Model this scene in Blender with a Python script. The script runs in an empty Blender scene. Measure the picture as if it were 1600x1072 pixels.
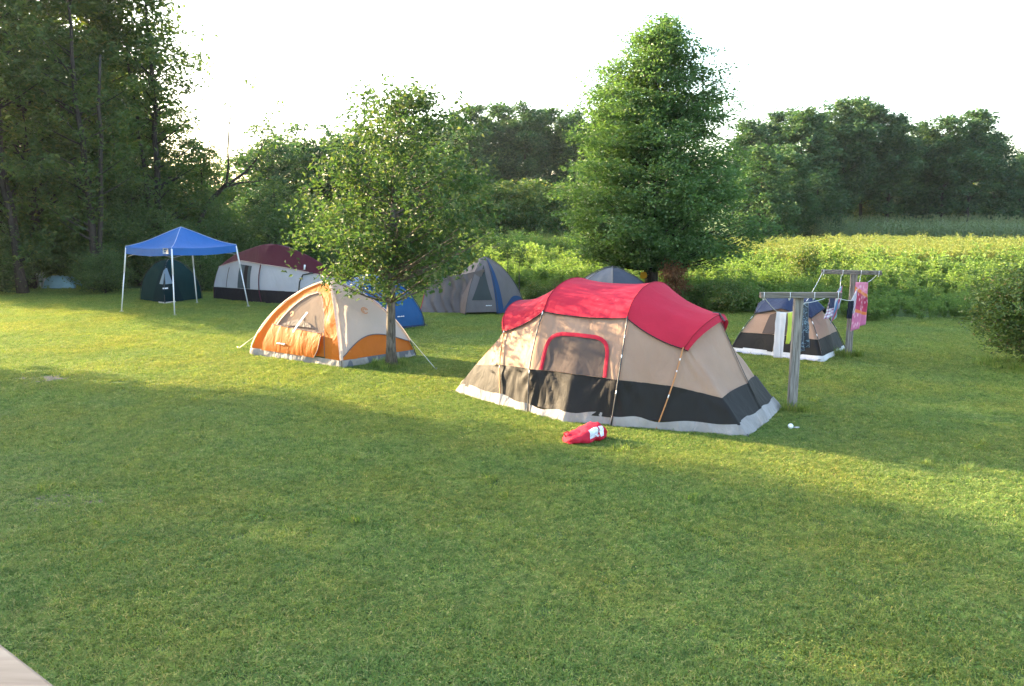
import bpy, math, random
import numpy as np
from mathutils import Vector, noise as mnoise

R = math.radians
scene = bpy.context.scene
COL = scene.collection

# ------------------------------------------------------------------ camera
F_PX, CX, CY, CAM_H = 1225.0, 800.0, 536.0, 3.2
PITCH = math.atan(211.0 / F_PX)
cam_d = bpy.data.cameras.new('camera')
cam = bpy.data.objects.new('camera', cam_d)
COL.objects.link(cam)
cam.location = (0, 0, CAM_H)
cam.rotation_euler = (math.pi / 2 - PITCH, 0, 0)
cam_d.sensor_fit = 'HORIZONTAL'
cam_d.sensor_width = 23.5
cam_d.lens = 23.5 * F_PX / 1600.0
cam_d.clip_start = 0.05
cam_d.clip_end = 3000
scene.camera = cam

# ------------------------------------------------------------------ sun and sky
SUN_EL = R(16.5)
SUN_AZ = Vector((-0.88, 0.475, 0)).normalized()
sun_dir = SUN_AZ * math.cos(SUN_EL) + Vector((0, 0, math.sin(SUN_EL)))
sl = bpy.data.lights.new('sun', 'SUN')
sl.energy = 4.7
sl.angle = R(0.6)
sl.color = (1.0, 0.76, 0.47)
so = bpy.data.objects.new('sun', sl)
COL.objects.link(so)
so.location = (-30, 15, 30)
so.rotation_euler = (-sun_dir).to_track_quat('-Z', 'Y').to_euler()

world = bpy.data.worlds.new('World')
scene.world = world
world.use_nodes = True
wn = world.node_tree
wn.nodes.clear()
w_out = wn.nodes.new('ShaderNodeOutputWorld')
w_bg = wn.nodes.new('ShaderNodeBackground')
w_sky = wn.nodes.new('ShaderNodeTexSky')
w_sky.sky_type = 'NISHITA'
w_sky.sun_disc = False
w_sky.sun_elevation = SUN_EL
w_sky.sun_rotation = math.atan2(SUN_AZ.x, SUN_AZ.y)
w_sky.air_density = 1.0
w_sky.dust_density = 3.0
w_sky.ozone_density = 1.0
wn.links.new(w_sky.outputs[0], w_bg.inputs[0])
w_bg.inputs[1].default_value = 0.15
wn.links.new(w_bg.outputs[0], w_out.inputs[0])

scene.view_settings.view_transform = 'Standard'
scene.view_settings.look = 'None'
scene.view_settings.exposure = 3.04
scene.view_settings.gamma = 1.0
HAZE = 0.00014
scene.cycles.max_bounces = 8
scene.cycles.transparent_max_bounces = 8
scene.cycles.use_denoising = True

# ------------------------------------------------------------------ pixel -> place
_cp, _sp = math.cos(PITCH), math.sin(PITCH)


def ray(px, py):
    a, b = (px - CX) / F_PX, (CY - py) / F_PX
    return Vector((a, _cp + b * _sp, -_sp + b * _cp))


def G(px, py, z=0.0):
    d = ray(px, py)
    t = (z - CAM_H) / d.z
    return Vector((d.x * t, d.y * t, z))


def At(px, py, y):
    d = ray(px, py)
    t = y / d.y
    return Vector((d.x * t, y, CAM_H + d.z * t))


def sstep(a, b, x):
    t = np.clip((x - a) / (b - a), 0, 1)
    return t * t * (3 - 2 * t)


def terr(x, y):
    return 0.45 * sstep(34, 95, y) + 2.0 * sstep(95, 400, y)


# ------------------------------------------------------------------ object helpers
def tag(o, label=None, cat=None, group=None, kind=None):
    if label: o['label'] = label
    if cat: o['category'] = cat
    if group: o['group'] = group
    if kind: o['kind'] = kind
    return o


def thing(name, label, cat, loc, group=None, rz=0.0):
    o = bpy.data.objects.new(name, None)
    o.empty_display_size = 0.2
    COL.objects.link(o)
    o.location = loc
    o.rotation_euler = (0, 0, rz)
    return tag(o, label, cat, group)


def root_of(o):
    p = Vector((0, 0, 0))
    while o is not None:
        p = p + Vector(o.location)
        o = o.parent
    return p


def meshdata(name, V, Fs, mat, smooth=True, UV=None):
    """V (n,3); Fs an (m,k) array or list of such arrays (k = 3 or 4)."""
    V = np.asarray(V, dtype=np.float32).reshape(-1, 3)
    if isinstance(Fs, np.ndarray): Fs = [Fs]
    Fs = [np.asarray(f, dtype=np.int32) for f in Fs if len(f)]
    me = bpy.data.meshes.new(name)
    loops = np.concatenate([f.ravel() for f in Fs])
    tot = np.concatenate([np.full(len(f), f.shape[1], dtype=np.int32) for f in Fs])
    start = np.concatenate([[0], np.cumsum(tot)[:-1]]).astype(np.int32)
    me.vertices.add(len(V))
    me.vertices.foreach_set('co', V.ravel())
    me.loops.add(len(loops))
    me.loops.foreach_set('vertex_index', loops)
    me.polygons.add(len(tot))
    me.polygons.foreach_set('loop_start', start)
    me.polygons.foreach_set('use_smooth', np.full(len(tot), smooth, dtype=bool))
    if UV is not None:
        uvl = me.uv_layers.new(name='UVMap')
        uvl.data.foreach_set('uv', np.asarray(UV, dtype=np.float32)[loops].ravel())
    me.materials.append(mat)
    me.update(calc_edges=True)
    me.validate()
    return me


class MB:
    """collects tubes, boxes, grids and ribbons (world coordinates) into ONE mesh"""

    def __init__(self):
        self.V, self.Q, self.T, self.UV, self.n = [], [], [], [], 0

    def add(self, V, F, UV=None):
        V = np.asarray(V, dtype=float).reshape(-1, 3)
        F = np.asarray(F, dtype=np.int32)
        (self.Q if F.shape[1] == 4 else self.T).append(F + self.n)
        self.V.append(V)
        self.UV.append(np.zeros((len(V), 2)) if UV is None else np.asarray(UV))
        self.n += len(V)
        return self

    def grid(self, P, UV=None, closed_u=False):
        P = np.asarray(P, dtype=float)
        a, b = P.shape[:2]
        idx = np.arange(a * b).reshape(a, b)
        if UV is None:
            uu, vv = np.meshgrid(np.linspace(0, 1, a), np.linspace(0, 1, b), indexing='ij')
            UV = np.stack([uu, vv], -1).reshape(-1, 2)
        if closed_u:
            idx = np.vstack([idx, idx[:1]])
        f = np.stack([idx[:-1, :-1], idx[1:, :-1], idx[1:, 1:], idx[:-1, 1:]], -1).reshape(-1, 4)
        return self.add(P.reshape(-1, 3), f, UV)

    def tube(self, pts, r, n=8, cap=True):
        pts = [Vector(p) for p in pts]
        rs = r if hasattr(r, '__len__') else [r] * len(pts)
        rings = []
        ref = None
        for i, p in enumerate(pts):
            t = (pts[min(i + 1, len(pts) - 1)] - pts[max(i - 1, 0)])
            if t.length < 1e-9: t = Vector((0, 0, 1))
            t.normalize()
            if ref is None:
                ref = Vector((1, 0, 0)) if abs(t.x) < 0.8 else Vector((0, 1, 0))
            a = (ref - t * ref.dot(t))
            if a.length < 1e-6: a = t.orthogonal()
            a.normalize()
            ref = a
            b = t.cross(a)
            rings.append([p + (a * math.cos(2 * math.pi * k / n) + b * math.sin(2 * math.pi * k / n)) * rs[i] for k in range(n)])
        V = np.array([[tuple(q) for q in ring] for ring in rings])
        m = len(pts)
        idx = np.arange(m * n).reshape(m, n)
        nx = np.roll(idx, -1, axis=1)
        f = np.stack([idx[:-1], nx[:-1], nx[1:], idx[1:]], -1).reshape(-1, 4)
        base = self.n
        self.add(V, f)
        if cap:
            for ring, flip in ((idx[0], True), (idx[-1], False)):
                c = V.reshape(-1, 3)[ring].mean(0)
                k = self.n
                self.V.append(c[None]); self.UV.append(np.zeros((1, 2))); self.n += 1
                rr = ring[::-1] if flip else ring
                self.T.append(np.array([[base + rr[i], base + rr[(i + 1) % n], k] for i in range(n)], dtype=np.int32))
        return self

    def box(self, c, ax, ay, az, bev=0.006):
        """bevelled box: centre, half-extent vectors"""
        c, ax, ay, az = Vector(c), Vector(ax), Vector(ay), Vector(az)
        L = [ax.length, ay.length, az.length]
        n = [a.normalized() for a in (ax, ay, az)]
        bev = min(bev, min(L) * 0.45)
        V, ids = [], {}
        for sx in (-1, 1):
            for sy in (-1, 1):
                for sz in (-1, 1):
                    s = (sx, sy, sz)
                    for k in range(3):
                        e = [L[j] - (0 if j == k else bev) for j in range(3)]
                        ids[(s, k)] = len(V)
                        V.append(c + sum((n[j] * (s[j] * e[j]) for j in range(3)), Vector()))
        Q, T = [], []
        for k in range(3):
            i, j = (k + 1) % 3, (k + 2) % 3
            for s in (-1, 1):
                def key(a, b):
                    q = [0, 0, 0]; q[k] = s; q[i] = a; q[j] = b
                    return ids[(tuple(q), k)]
                q = [key(-1, -1), key(1, -1), key(1, 1), key(-1, 1)]
                Q.append(q if s > 0 else q[::-1])
        for k in range(3):
            i, j = (k + 1) % 3, (k + 2) % 3
            for a in (-1, 1):
                for b in (-1, 1):
                    def key(s, f):
                        q = [0, 0, 0]; q[k] = s; q[i] = a; q[j] = b
                        return ids[(tuple(q), f)]
                    q = [key(-1, i), key(1, i), key(1, j), key(-1, j)]
                    Q.append(q if a * b > 0 else q[::-1])
        for sx in (-1, 1):
            for sy in (-1, 1):
                for sz in (-1, 1):
                    s = (sx, sy, sz)
                    t = [ids[(s, 0)], ids[(s, 1)], ids[(s, 2)]]
                    T.append(t if sx * sy * sz > 0 else t[::-1])
        V = np.array([tuple(v) for v in V])
        n0 = self.n
        self.add(V, np.array(Q))
        self.T.append(np.array(T, dtype=np.int32) + n0)
        return self

    def ribbon(self, pts, nrm, w, off=0.0):
        """flat band along pts facing the normals"""
        rows = []
        m = len(pts)
        for i in range(m):
            t = (pts[min(i + 1, m - 1)] - pts[max(i - 1, 0)]).normalized()
            s = nrm[i].cross(t).normalized()
            p = pts[i] + nrm[i] * off
            rows.append([tuple(p - s * w / 2), tuple(p + nrm[i] * w * 0.12), tuple(p + s * w / 2)])
        return self.grid(np.array(rows))

    def build(self, name, mat, parent=None, smooth=True, origin=None):
        V = np.concatenate(self.V)
        o0 = root_of(parent) if parent is not None else Vector(origin if origin is not None else V.mean(0) * [1, 1, 0])
        V = V - np.array(tuple(o0))
        Fs = []
        if self.Q: Fs.append(np.concatenate(self.Q))
        if self.T: Fs.append(np.concatenate(self.T))
        me = meshdata(name, V, Fs, mat, smooth, np.concatenate(self.UV))
        o = bpy.data.objects.new(name, me)
        COL.objects.link(o)
        if parent is not None:
            o.parent = parent
        else:
            o.location = o0
        return o


def sharpen(o, ang=40):
    """smooth faces but keep edges sharper than ang"""
    me = o.data
    import bmesh
    bm = bmesh.new(); bm.from_mesh(me)
    for e in bm.edges:
        if len(e.link_faces) == 2 and e.calc_face_angle(0) > R(ang): e.smooth = False
    bm.to_mesh(me); bm.free()
    return o


# ------------------------------------------------------------------ materials
def newmat(name):
    m = bpy.data.materials.new(name)
    m.use_nodes = True
    nt = m.node_tree
    nt.nodes.clear()
    out = nt.nodes.new('ShaderNodeOutputMaterial')
    return m, nt, out


def N(nt, typ, **kw):
    n = nt.nodes.new(typ)
    for k, v in kw.items():
        if k.startswith('i_'):
            n.inputs[k[2:].replace('_', ' ')].default_value = v
        else:
            setattr(n, k, v)
    return n


def ramp(nt, stops, interp='LINEAR'):
    r = nt.nodes.new('ShaderNodeValToRGB')
    cr = r.color_ramp
    cr.interpolation = interp
    while len(cr.elements) < len(stops): cr.elements.new(0.5)
    for e, (p, c) in zip(cr.elements, stops):
        e.position = p
        e.color = (*c, 1)
    return r


def scl(c, k): return tuple(min(1, x * k) for x in c)


def fabric(name, col, trans=0.3, rough=0.6, var=0.12, weave=220.0, wrink=0.25, sheen=0.05, tcol=None, wr_scale=5.0, spec=0.15):
    m, nt, out = newmat(name)
    tc = N(nt, 'ShaderNodeTexCoord')
    n1 = N(nt, 'ShaderNodeTexNoise', i_Scale=2.3, i_Detail=5.0)
    nt.links.new(tc.outputs['Object'], n1.inputs['Vector'])
    rp = ramp(nt, [(0.3, scl(col, 1 - var)), (0.7, scl(col, 1 + var))])
    nt.links.new(n1.outputs[0], rp.inputs[0])
    n2 = N(nt, 'ShaderNodeTexNoise', i_Scale=wr_scale, i_Detail=3.0, i_Distortion=1.2)
    mp = N(nt, 'ShaderNodeMapping'); mp.inputs['Scale'].default_value = (1, 1, 0.35)
    nt.links.new(tc.outputs['Object'], mp.inputs[0]); nt.links.new(mp.outputs[0], n2.inputs['Vector'])
    n3 = N(nt, 'ShaderNodeTexNoise', i_Scale=weave, i_Detail=1.0)
    nt.links.new(tc.outputs['Object'], n3.inputs['Vector'])
    b1 = N(nt, 'ShaderNodeBump', i_Strength=wrink, i_Distance=0.06)
    b2 = N(nt, 'ShaderNodeBump', i_Strength=0.12, i_Distance=0.003)
    nt.links.new(n2.outputs[0], b1.inputs['Height'])
    nt.links.new(n3.outputs[0], b2.inputs['Height'])
    nt.links.new(b1.outputs[0], b2.inputs['Normal'])
    p = N(nt, 'ShaderNodeBsdfPrincipled', i_Roughness=rough)
    p.inputs['Sheen Weight'].default_value = sheen
    p.inputs['Specular IOR Level'].default_value = spec
    nt.links.new(rp.outputs[0], p.inputs['Base Color'])
    nt.links.new(b2.outputs[0], p.inputs['Normal'])
    if trans > 0:
        t = N(nt, 'ShaderNodeBsdfTranslucent')
        if tcol is None:
            nt.links.new(rp.outputs[0], t.inputs[0])
        else:
            t.inputs[0].default_value = (*tcol, 1)
        nt.links.new(b2.outputs[0], t.inputs['Normal'])
        mx = N(nt, 'ShaderNodeMixShader', i_Fac=trans)
        nt.links.new(p.outputs[0], mx.inputs[1]); nt.links.new(t.outputs[0], mx.inputs[2])
        nt.links.new(mx.outputs[0], out.inputs[0])
    else:
        nt.links.new(p.outputs[0], out.inputs[0])
    return m


def meshnet(name, col, alpha=0.6, rough=0.8):
    """insect-mesh fabric: fine transparent net"""
    m, nt, out = newmat(name)
    p = N(nt, 'ShaderNodeBsdfPrincipled', i_Roughness=rough)
    p.inputs['Base Color'].default_value = (*col, 1)
    tr = N(nt, 'ShaderNodeBsdfTransparent')
    mx = N(nt, 'ShaderNodeMixShader', i_Fac=alpha)
    nt.links.new(tr.outputs[0], mx.inputs[1]); nt.links.new(p.outputs[0], mx.inputs[2])
    nt.links.new(mx.outputs[0], out.inputs[0])
    return m


def plain(name, col, rough=0.5, metal=0.0, var=0.08, bump=0.1, scale=30.0):
    m, nt, out = newmat(name)
    tc = N(nt, 'ShaderNodeTexCoord')
    n1 = N(nt, 'ShaderNodeTexNoise', i_Scale=scale, i_Detail=4.0)
    nt.links.new(tc.outputs['Object'], n1.inputs['Vector'])
    rp = ramp(nt, [(0.3, scl(col, 1 - var)), (0.7, scl(col, 1 + var))])
    nt.links.new(n1.outputs[0], rp.inputs[0])
    p = N(nt, 'ShaderNodeBsdfPrincipled', i_Roughness=rough, i_Metallic=metal)
    nt.links.new(rp.outputs[0], p.inputs['Base Color'])
    b = N(nt, 'ShaderNodeBump', i_Strength=bump, i_Distance=0.01)
    nt.links.new(n1.outputs[0], b.inputs['Height']); nt.links.new(b.outputs[0], p.inputs['Normal'])
    nt.links.new(p.outputs[0], out.inputs[0])
    return m


def wood(name, c1, c2, axis_scale=(8, 8, 0.7), rough=0.8, scale=6.0, bump=0.3):
    m, nt, out = newmat(name)
    tc = N(nt, 'ShaderNodeTexCoord')
    mp = N(nt, 'ShaderNodeMapping'); mp.inputs['Scale'].default_value = axis_scale
    nt.links.new(tc.outputs['Object'], mp.inputs[0])
    n1 = N(nt, 'ShaderNodeTexNoise', i_Scale=scale, i_Detail=6.0, i_Distortion=0.6)
    nt.links.new(mp.outputs[0], n1.inputs['Vector'])
    rp = ramp(nt, [(0.32, c1), (0.68, c2)])
    nt.links.new(n1.outputs[0], rp.inputs[0])
    p = N(nt, 'ShaderNodeBsdfPrincipled', i_Roughness=rough)
    p.inputs['Specular IOR Level'].default_value = 0.2
    nt.links.new(rp.outputs[0], p.inputs['Base Color'])
    b = N(nt, 'ShaderNodeBump', i_Strength=bump, i_Distance=0.02)
    nt.links.new(n1.outputs[0], b.inputs['Height']); nt.links.new(b.outputs[0], p.inputs['Normal'])
    nt.links.new(p.outputs[0], out.inputs[0])
    return m


def leafmat(name, stops, trans=0.42, rough=0.5, yellow=(1.5, 1.35, 0.6), patch=None, pscale=0.35, spec=0.35, mottle=None):
    """leaves: every leaf its own tint (random per island), optional drift of hue over the ground"""
    m, nt, out = newmat(name)
    g = N(nt, 'ShaderNodeNewGeometry')
    rp = ramp(nt, stops)
    nt.links.new(g.outputs['Random Per Island'], rp.inputs[0])
    colout = rp.outputs[0]
    if mottle:
        for sc_, lo, hi_ in mottle:
            nm = N(nt, 'ShaderNodeTexNoise', i_Scale=sc_, i_Detail=6.0, i_Roughness=.7)
            nt.links.new(g.outputs['Position'], nm.inputs['Vector'])
            rm = ramp(nt, [(.33, lo), (.67, hi_)])
            nt.links.new(nm.outputs[0], rm.inputs[0])
            mq = N(nt, 'ShaderNodeVectorMath', operation='MULTIPLY')
            nt.links.new(colout, mq.inputs[0]); nt.links.new(rm.outputs[0], mq.inputs[1])
            m2 = N(nt, 'ShaderNodeVectorMath', operation='SCALE'); m2.inputs['Scale'].default_value = 1.35
            nt.links.new(mq.outputs[0], m2.inputs[0])
            colout = m2.outputs[0]
    if patch is not None:
        nz = N(nt, 'ShaderNodeTexNoise', i_Scale=pscale, i_Detail=4.0, i_Roughness=0.6)
        nt.links.new(g.outputs['Position'], nz.inputs['Vector'])
        fr = N(nt, 'ShaderNodeMapRange')
        fr.inputs[1].default_value = 0.40; fr.inputs[2].default_value = 0.66
        nt.links.new(nz.outputs[0], fr.inputs[0])
        mc = N(nt, 'ShaderNodeMixRGB', blend_type='MULTIPLY')
        mc.inputs[2].default_value = (*patch, 1)
        nt.links.new(fr.outputs[0], mc.inputs[0]); nt.links.new(colout, mc.inputs[1])
        colout = mc.outputs[0]
    p = N(nt, 'ShaderNodeBsdfPrincipled', i_Roughness=rough)
    p.inputs['Specular IOR Level'].default_value = spec
    nt.links.new(colout, p.inputs['Base Color'])
    t = N(nt, 'ShaderNodeBsdfTranslucent')
    ty = N(nt, 'ShaderNodeMixRGB', blend_type='MULTIPLY', i_Fac=1.0)
    ty.inputs[2].default_value = (*yellow, 1)
    nt.links.new(colout, ty.inputs[1]); nt.links.new(ty.outputs[0], t.inputs[0])
    mx = N(nt, 'ShaderNodeMixShader', i_Fac=trans)
    nt.links.new(p.outputs[0], mx.inputs[1]); nt.links.new(t.outputs[0], mx.inputs[2])
    nt.links.new(mx.outputs[0], out.inputs[0])
    return m


def uvpattern(name, build, trans=0.25, rough=0.8):
    """cloth whose print is laid out on the cloth's own UV"""
    m, nt, out = newmat(name)
    tc = N(nt, 'ShaderNodeTexCoord')
    col = build(nt, tc.outputs['UV'])
    p = N(nt, 'ShaderNodeBsdfPrincipled', i_Roughness=rough)
    p.inputs['Sheen Weight'].default_value = 0.2
    nt.links.new(col, p.inputs['Base Color'])
    t = N(nt, 'ShaderNodeBsdfTranslucent'); nt.links.new(col, t.inputs[0])
    mx = N(nt, 'ShaderNodeMixShader', i_Fac=trans)
    nt.links.new(p.outputs[0], mx.inputs[1]); nt.links.new(t.outputs[0], mx.inputs[2])
    nt.links.new(mx.outputs[0], out.inputs[0])
    return m


M = {}
M['bark_grey'] = wood('bark_grey', (0.05, 0.042, 0.034), (0.16, 0.135, 0.11), (6, 6, 1.2), 0.9, 5.0, 0.6)
M['bark_dark'] = wood('bark_dark', (0.018, 0.015, 0.012), (0.055, 0.046, 0.037), (6, 6, 1.2), 0.9, 5.0, 0.6)
M['oak_leaf'] = leafmat('oak_leaf', [(0, (0.034, 0.072, 0.022)), (0.5, (0.054, 0.102, 0.032)), (0.9, (0.090, 0.130, 0.04)), (1, (0.13, 0.145, 0.055))], 0.42, 0.55, spec=0.25, yellow=(1.15, 1.2, .6))
M['hornbeam_leaf'] = leafmat('hornbeam_leaf', [(0, (0.055, 0.115, 0.034)), (0.6, (0.082, 0.155, 0.047)), (1, (0.115, 0.185, 0.06))], 0.45, 0.5, yellow=(1.25, 1.3, .7))
M['wood_leaf'] = leafmat('wood_leaf', [(0, (0.040, 0.078, 0.023)), (0.6, (0.064, 0.112, 0.031)), (0.95, (0.10, 0.135, 0.036)), (1, (0.15, 0.145, 0.042))], 0.5, 0.5, yellow=(1.5, 1.5, .5))
M['far_leaf'] = leafmat('far_leaf', [(0, (0.026, 0.068, 0.026)), (0.7, (0.048, 0.108, 0.038)), (1, (0.085, 0.145, 0.046))], 0.35, 0.6, yellow=(1.2, 1.2, 0.7))
M['sumac_leaf'] = leafmat('sumac_leaf', [(0, (0.04, 0.085, 0.022)), (0.7, (0.065, 0.12, 0.028)), (1, (0.15, 0.17, 0.04))], 0.4, 0.55)
M['shrub_leaf'] = leafmat('shrub_leaf', [(0, (0.040, 0.080, 0.022)), (0.7, (0.064, 0.115, 0.030)), (1, (0.10, 0.145, 0.038))], 0.4, 0.5)
M['bush_leaf'] = leafmat('bush_leaf', [(0, (0.05, 0.095, 0.024)), (0.6, (0.085, 0.14, 0.035)), (0.9, (0.12, 0.165, 0.045)), (1, (0.18, 0.13, 0.05))], 0.4, 0.45)
M['dead_leaf'] = leafmat('dead_leaf', [(0, (0.10, 0.045, 0.018)), (0.6, (0.17, 0.075, 0.03)), (1, (0.22, 0.12, 0.05))], 0.3, 0.7, yellow=(1.2, 1, 0.8))
M['grass'] = leafmat('grass', [(0, (0.072, 0.122, 0.030)), (0.45, (0.126, 0.192, 0.048)), (0.8, (0.188, 0.232, 0.070)), (0.94, (0.26, 0.245, 0.095)), (1, (0.36, 0.29, 0.15))], 0.40, 0.6, spec=.15, yellow=(1.25, 1.25, 0.55), patch=(1.28, 1.05, 0.85), pscale=0.45, mottle=[(11.0, (.46, .52, .48), (1.04, 1.04, 1.0)), (2.1, (.70, .76, .72), (1.0, .98, .95))])
M['clover'] = leafmat('clover', [(0, (0.035, 0.10, 0.03)), (1, (0.06, 0.14, 0.045))], 0.3, 0.45)
M['weed_leaf'] = leafmat('weed_leaf', [(0, (0.082, 0.155, 0.040)), (0.6, (0.118, 0.20, 0.054)), (1, (0.17, 0.23, 0.075))], 0.55, 0.55, yellow=(1.2, 1.25, .65), patch=(1.15, 1.0, 0.85), pscale=0.16)
M['goldenrod'] = leafmat('goldenrod', [(0, (0.11, 0.172, 0.046)), (0.6, (0.162, 0.205, 0.056)), (1, (0.25, 0.24, 0.072))], 0.4, 0.6)
M['corn_leaf'] = leafmat('corn_leaf', [(0, (0.09, 0.15, 0.06)), (0.7, (0.13, 0.185, 0.08)), (1, (0.20, 0.19, 0.09))], 0.35, 0.5)
M['weathered'] = wood('weathered_wood', (0.10, 0.088, 0.075), (0.29, 0.26, 0.23), (10, 10, 0.6), 0.85, 5.0, 0.35)
M['weathered_bar'] = wood('weathered_bar_wood', (0.075, 0.062, 0.05), (0.20, 0.175, 0.145), (0.6, 10, 10), 0.85, 5.0, 0.35)
M['raw_pine'] = wood('raw_pine', (0.16, 0.11, 0.072), (0.32, 0.25, 0.18), (0.8, 9, 9), 0.6, 3.0, 0.1)
M['rope'] = plain('rope', (0.62, 0.60, 0.54), 0.9, var=0.1)
M['white_plastic'] = plain('white_plastic', (0.75, 0.75, 0.74), 0.4, var=0.03)
M['white_steel'] = plain('white_steel', (0.62, 0.62, 0.62), 0.35, var=0.04)
M['black_pole'] = plain('black_pole', (0.02, 0.02, 0.022), 0.4)
M['orange_pole'] = plain('orange_pole', (0.42, 0.17, 0.05), 0.45)
M['steel_peg'] = plain('steel_peg', (0.3, 0.3, 0.3), 0.4, 0.8)

# ------------------------------------------------------------------ ground
def build_ground():
    ys = np.concatenate([np.linspace(-60, 0, 13), np.arange(1, 40, 0.8), np.arange(40, 130, 3), np.geomspace(132, 1600, 26)])
    xs = np.concatenate([-np.geomspace(1500, 42, 22), np.arange(-40, 40.1, 1.0), np.geomspace(42, 1500, 22)])
    X, Y = np.meshgrid(xs, ys, indexing='ij')
    Z = terr(X, Y)
    near = (np.abs(X) < 40) & (Y < 40)
    rs = np.random.RandomState(3)
    Z = Z + np.where(near, 0, 0)
    m, nt, out = newmat('turf')
    g = N(nt, 'ShaderNodeNewGeometry')
    na = N(nt, 'ShaderNodeTexNoise', i_Scale=0.5, i_Detail=6.0, i_Roughness=0.65)
    nb = N(nt, 'ShaderNodeTexNoise', i_Scale=14.0, i_Detail=6.0)
    nc = N(nt, 'ShaderNodeTexNoise', i_Scale=0.06, i_Detail=3.0)
    for n in (na, nb, nc): nt.links.new(g.outputs['Position'], n.inputs['Vector'])
    r1 = ramp(nt, [(0.3, (0.065, 0.105, 0.028)), (0.55, (0.090, 0.130, 0.036)), (0.75, (0.130, 0.140, 0.055))])
    r2 = ramp(nt, [(0.25, (0.35, 0.35, 0.35)), (0.7, (1.25, 1.25, 1.25))])
    nt.links.new(na.outputs[0], r1.inputs[0]); nt.links.new(nb.outputs[0], r2.inputs[0])
    mm = N(nt, 'ShaderNodeMixRGB', blend_type='MULTIPLY', i_Fac=1.0)
    nt.links.new(r1.outputs[0], mm.inputs[1]); nt.links.new(r2.outputs[0], mm.inputs[2])
    p = N(nt, 'ShaderNodeBsdfPrincipled', i_Roughness=0.95)
    p.inputs['Specular IOR Level'].default_value = 0.1
    nt.links.new(mm.outputs[0], p.inputs['Base Color'])
    b = N(nt, 'ShaderNodeBump', i_Strength=0.6, i_Distance=0.04)
    nt.links.new(nb.outputs[0], b.inputs['Height']); nt.links.new(b.outputs[0], p.inputs['Normal'])
    nt.links.new(p.outputs[0], out.inputs[0])
    o = MB().grid(np.stack([X, Y, Z], -1)).build('ground', m, origin=(0, 0, 0))
    tag(o, kind='structure')
    return o


build_ground()

# ------------------------------------------------------------------ morning haze
def build_haze():
    m, nt, out = newmat('haze')
    v = N(nt, 'ShaderNodeVolumePrincipled')
    v.inputs['Color'].default_value = (0.86, 0.93, 1.0, 1)
    v.inputs['Density'].default_value = HAZE
    v.inputs['Anisotropy'].default_value = 0.55
    nt.links.new(v.outputs[0], out.inputs['Volume'])
    mb = MB(); mb.box((0, 60, 11.5), (150, 0, 0), (0, 110, 0), (0, 0, 12.5), .01)
    o = mb.build('haze', m, smooth=False)
    tag(o, 'thin pale morning haze hanging over the whole campsite', 'haze', kind='stuff')


if HAZE > 0: build_haze()


# ------------------------------------------------------------------ trees
def leaf_mesh(C, size, rng, wid=0.5, up=0.6, droop=0.25, fold=0.18, outdir=None):
    """a rhombic folded leaf at every point of C: two quads... returns V, F"""
    n = len(C)
    nrm = rng.normal(size=(n, 3)); nrm[:, 2] = np.abs(nrm[:, 2]) + up
    nrm /= np.linalg.norm(nrm, axis=1)[:, None]
    d = rng.normal(size=(n, 3))
    if outdir is not None: d = d * 0.8 + outdir
    d[:, 2] -= droop
    d -= nrm * np.sum(d * nrm, 1)[:, None]
    d /= np.linalg.norm(d, axis=1)[:, None] + 1e-9
    s = np.cross(nrm, d)
    L = (size * rng.uniform(0.65, 1.3, n))[:, None]
    W = L * wid
    a = C - d * L * 0.5
    t = C + d * L * 0.5
    l = C + s * W * 0.5 + nrm * L * fold - d * L * 0.05
    r = C - s * W * 0.5 + nrm * L * fold - d * L * 0.05
    V = np.stack([a, l, t, r], 1).reshape(-1, 3)
    F = np.arange(n * 4).reshape(n, 4)
    F = np.concatenate([F[:, [0, 2, 1]], F[:, [0, 3, 2]]])
    return V, F


def prof_at(prof, z):
    zs = [p[0] for p in prof]; rs = [p[1] for p in prof]
    return np.interp(z, zs, rs, left=0, right=0)


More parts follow.
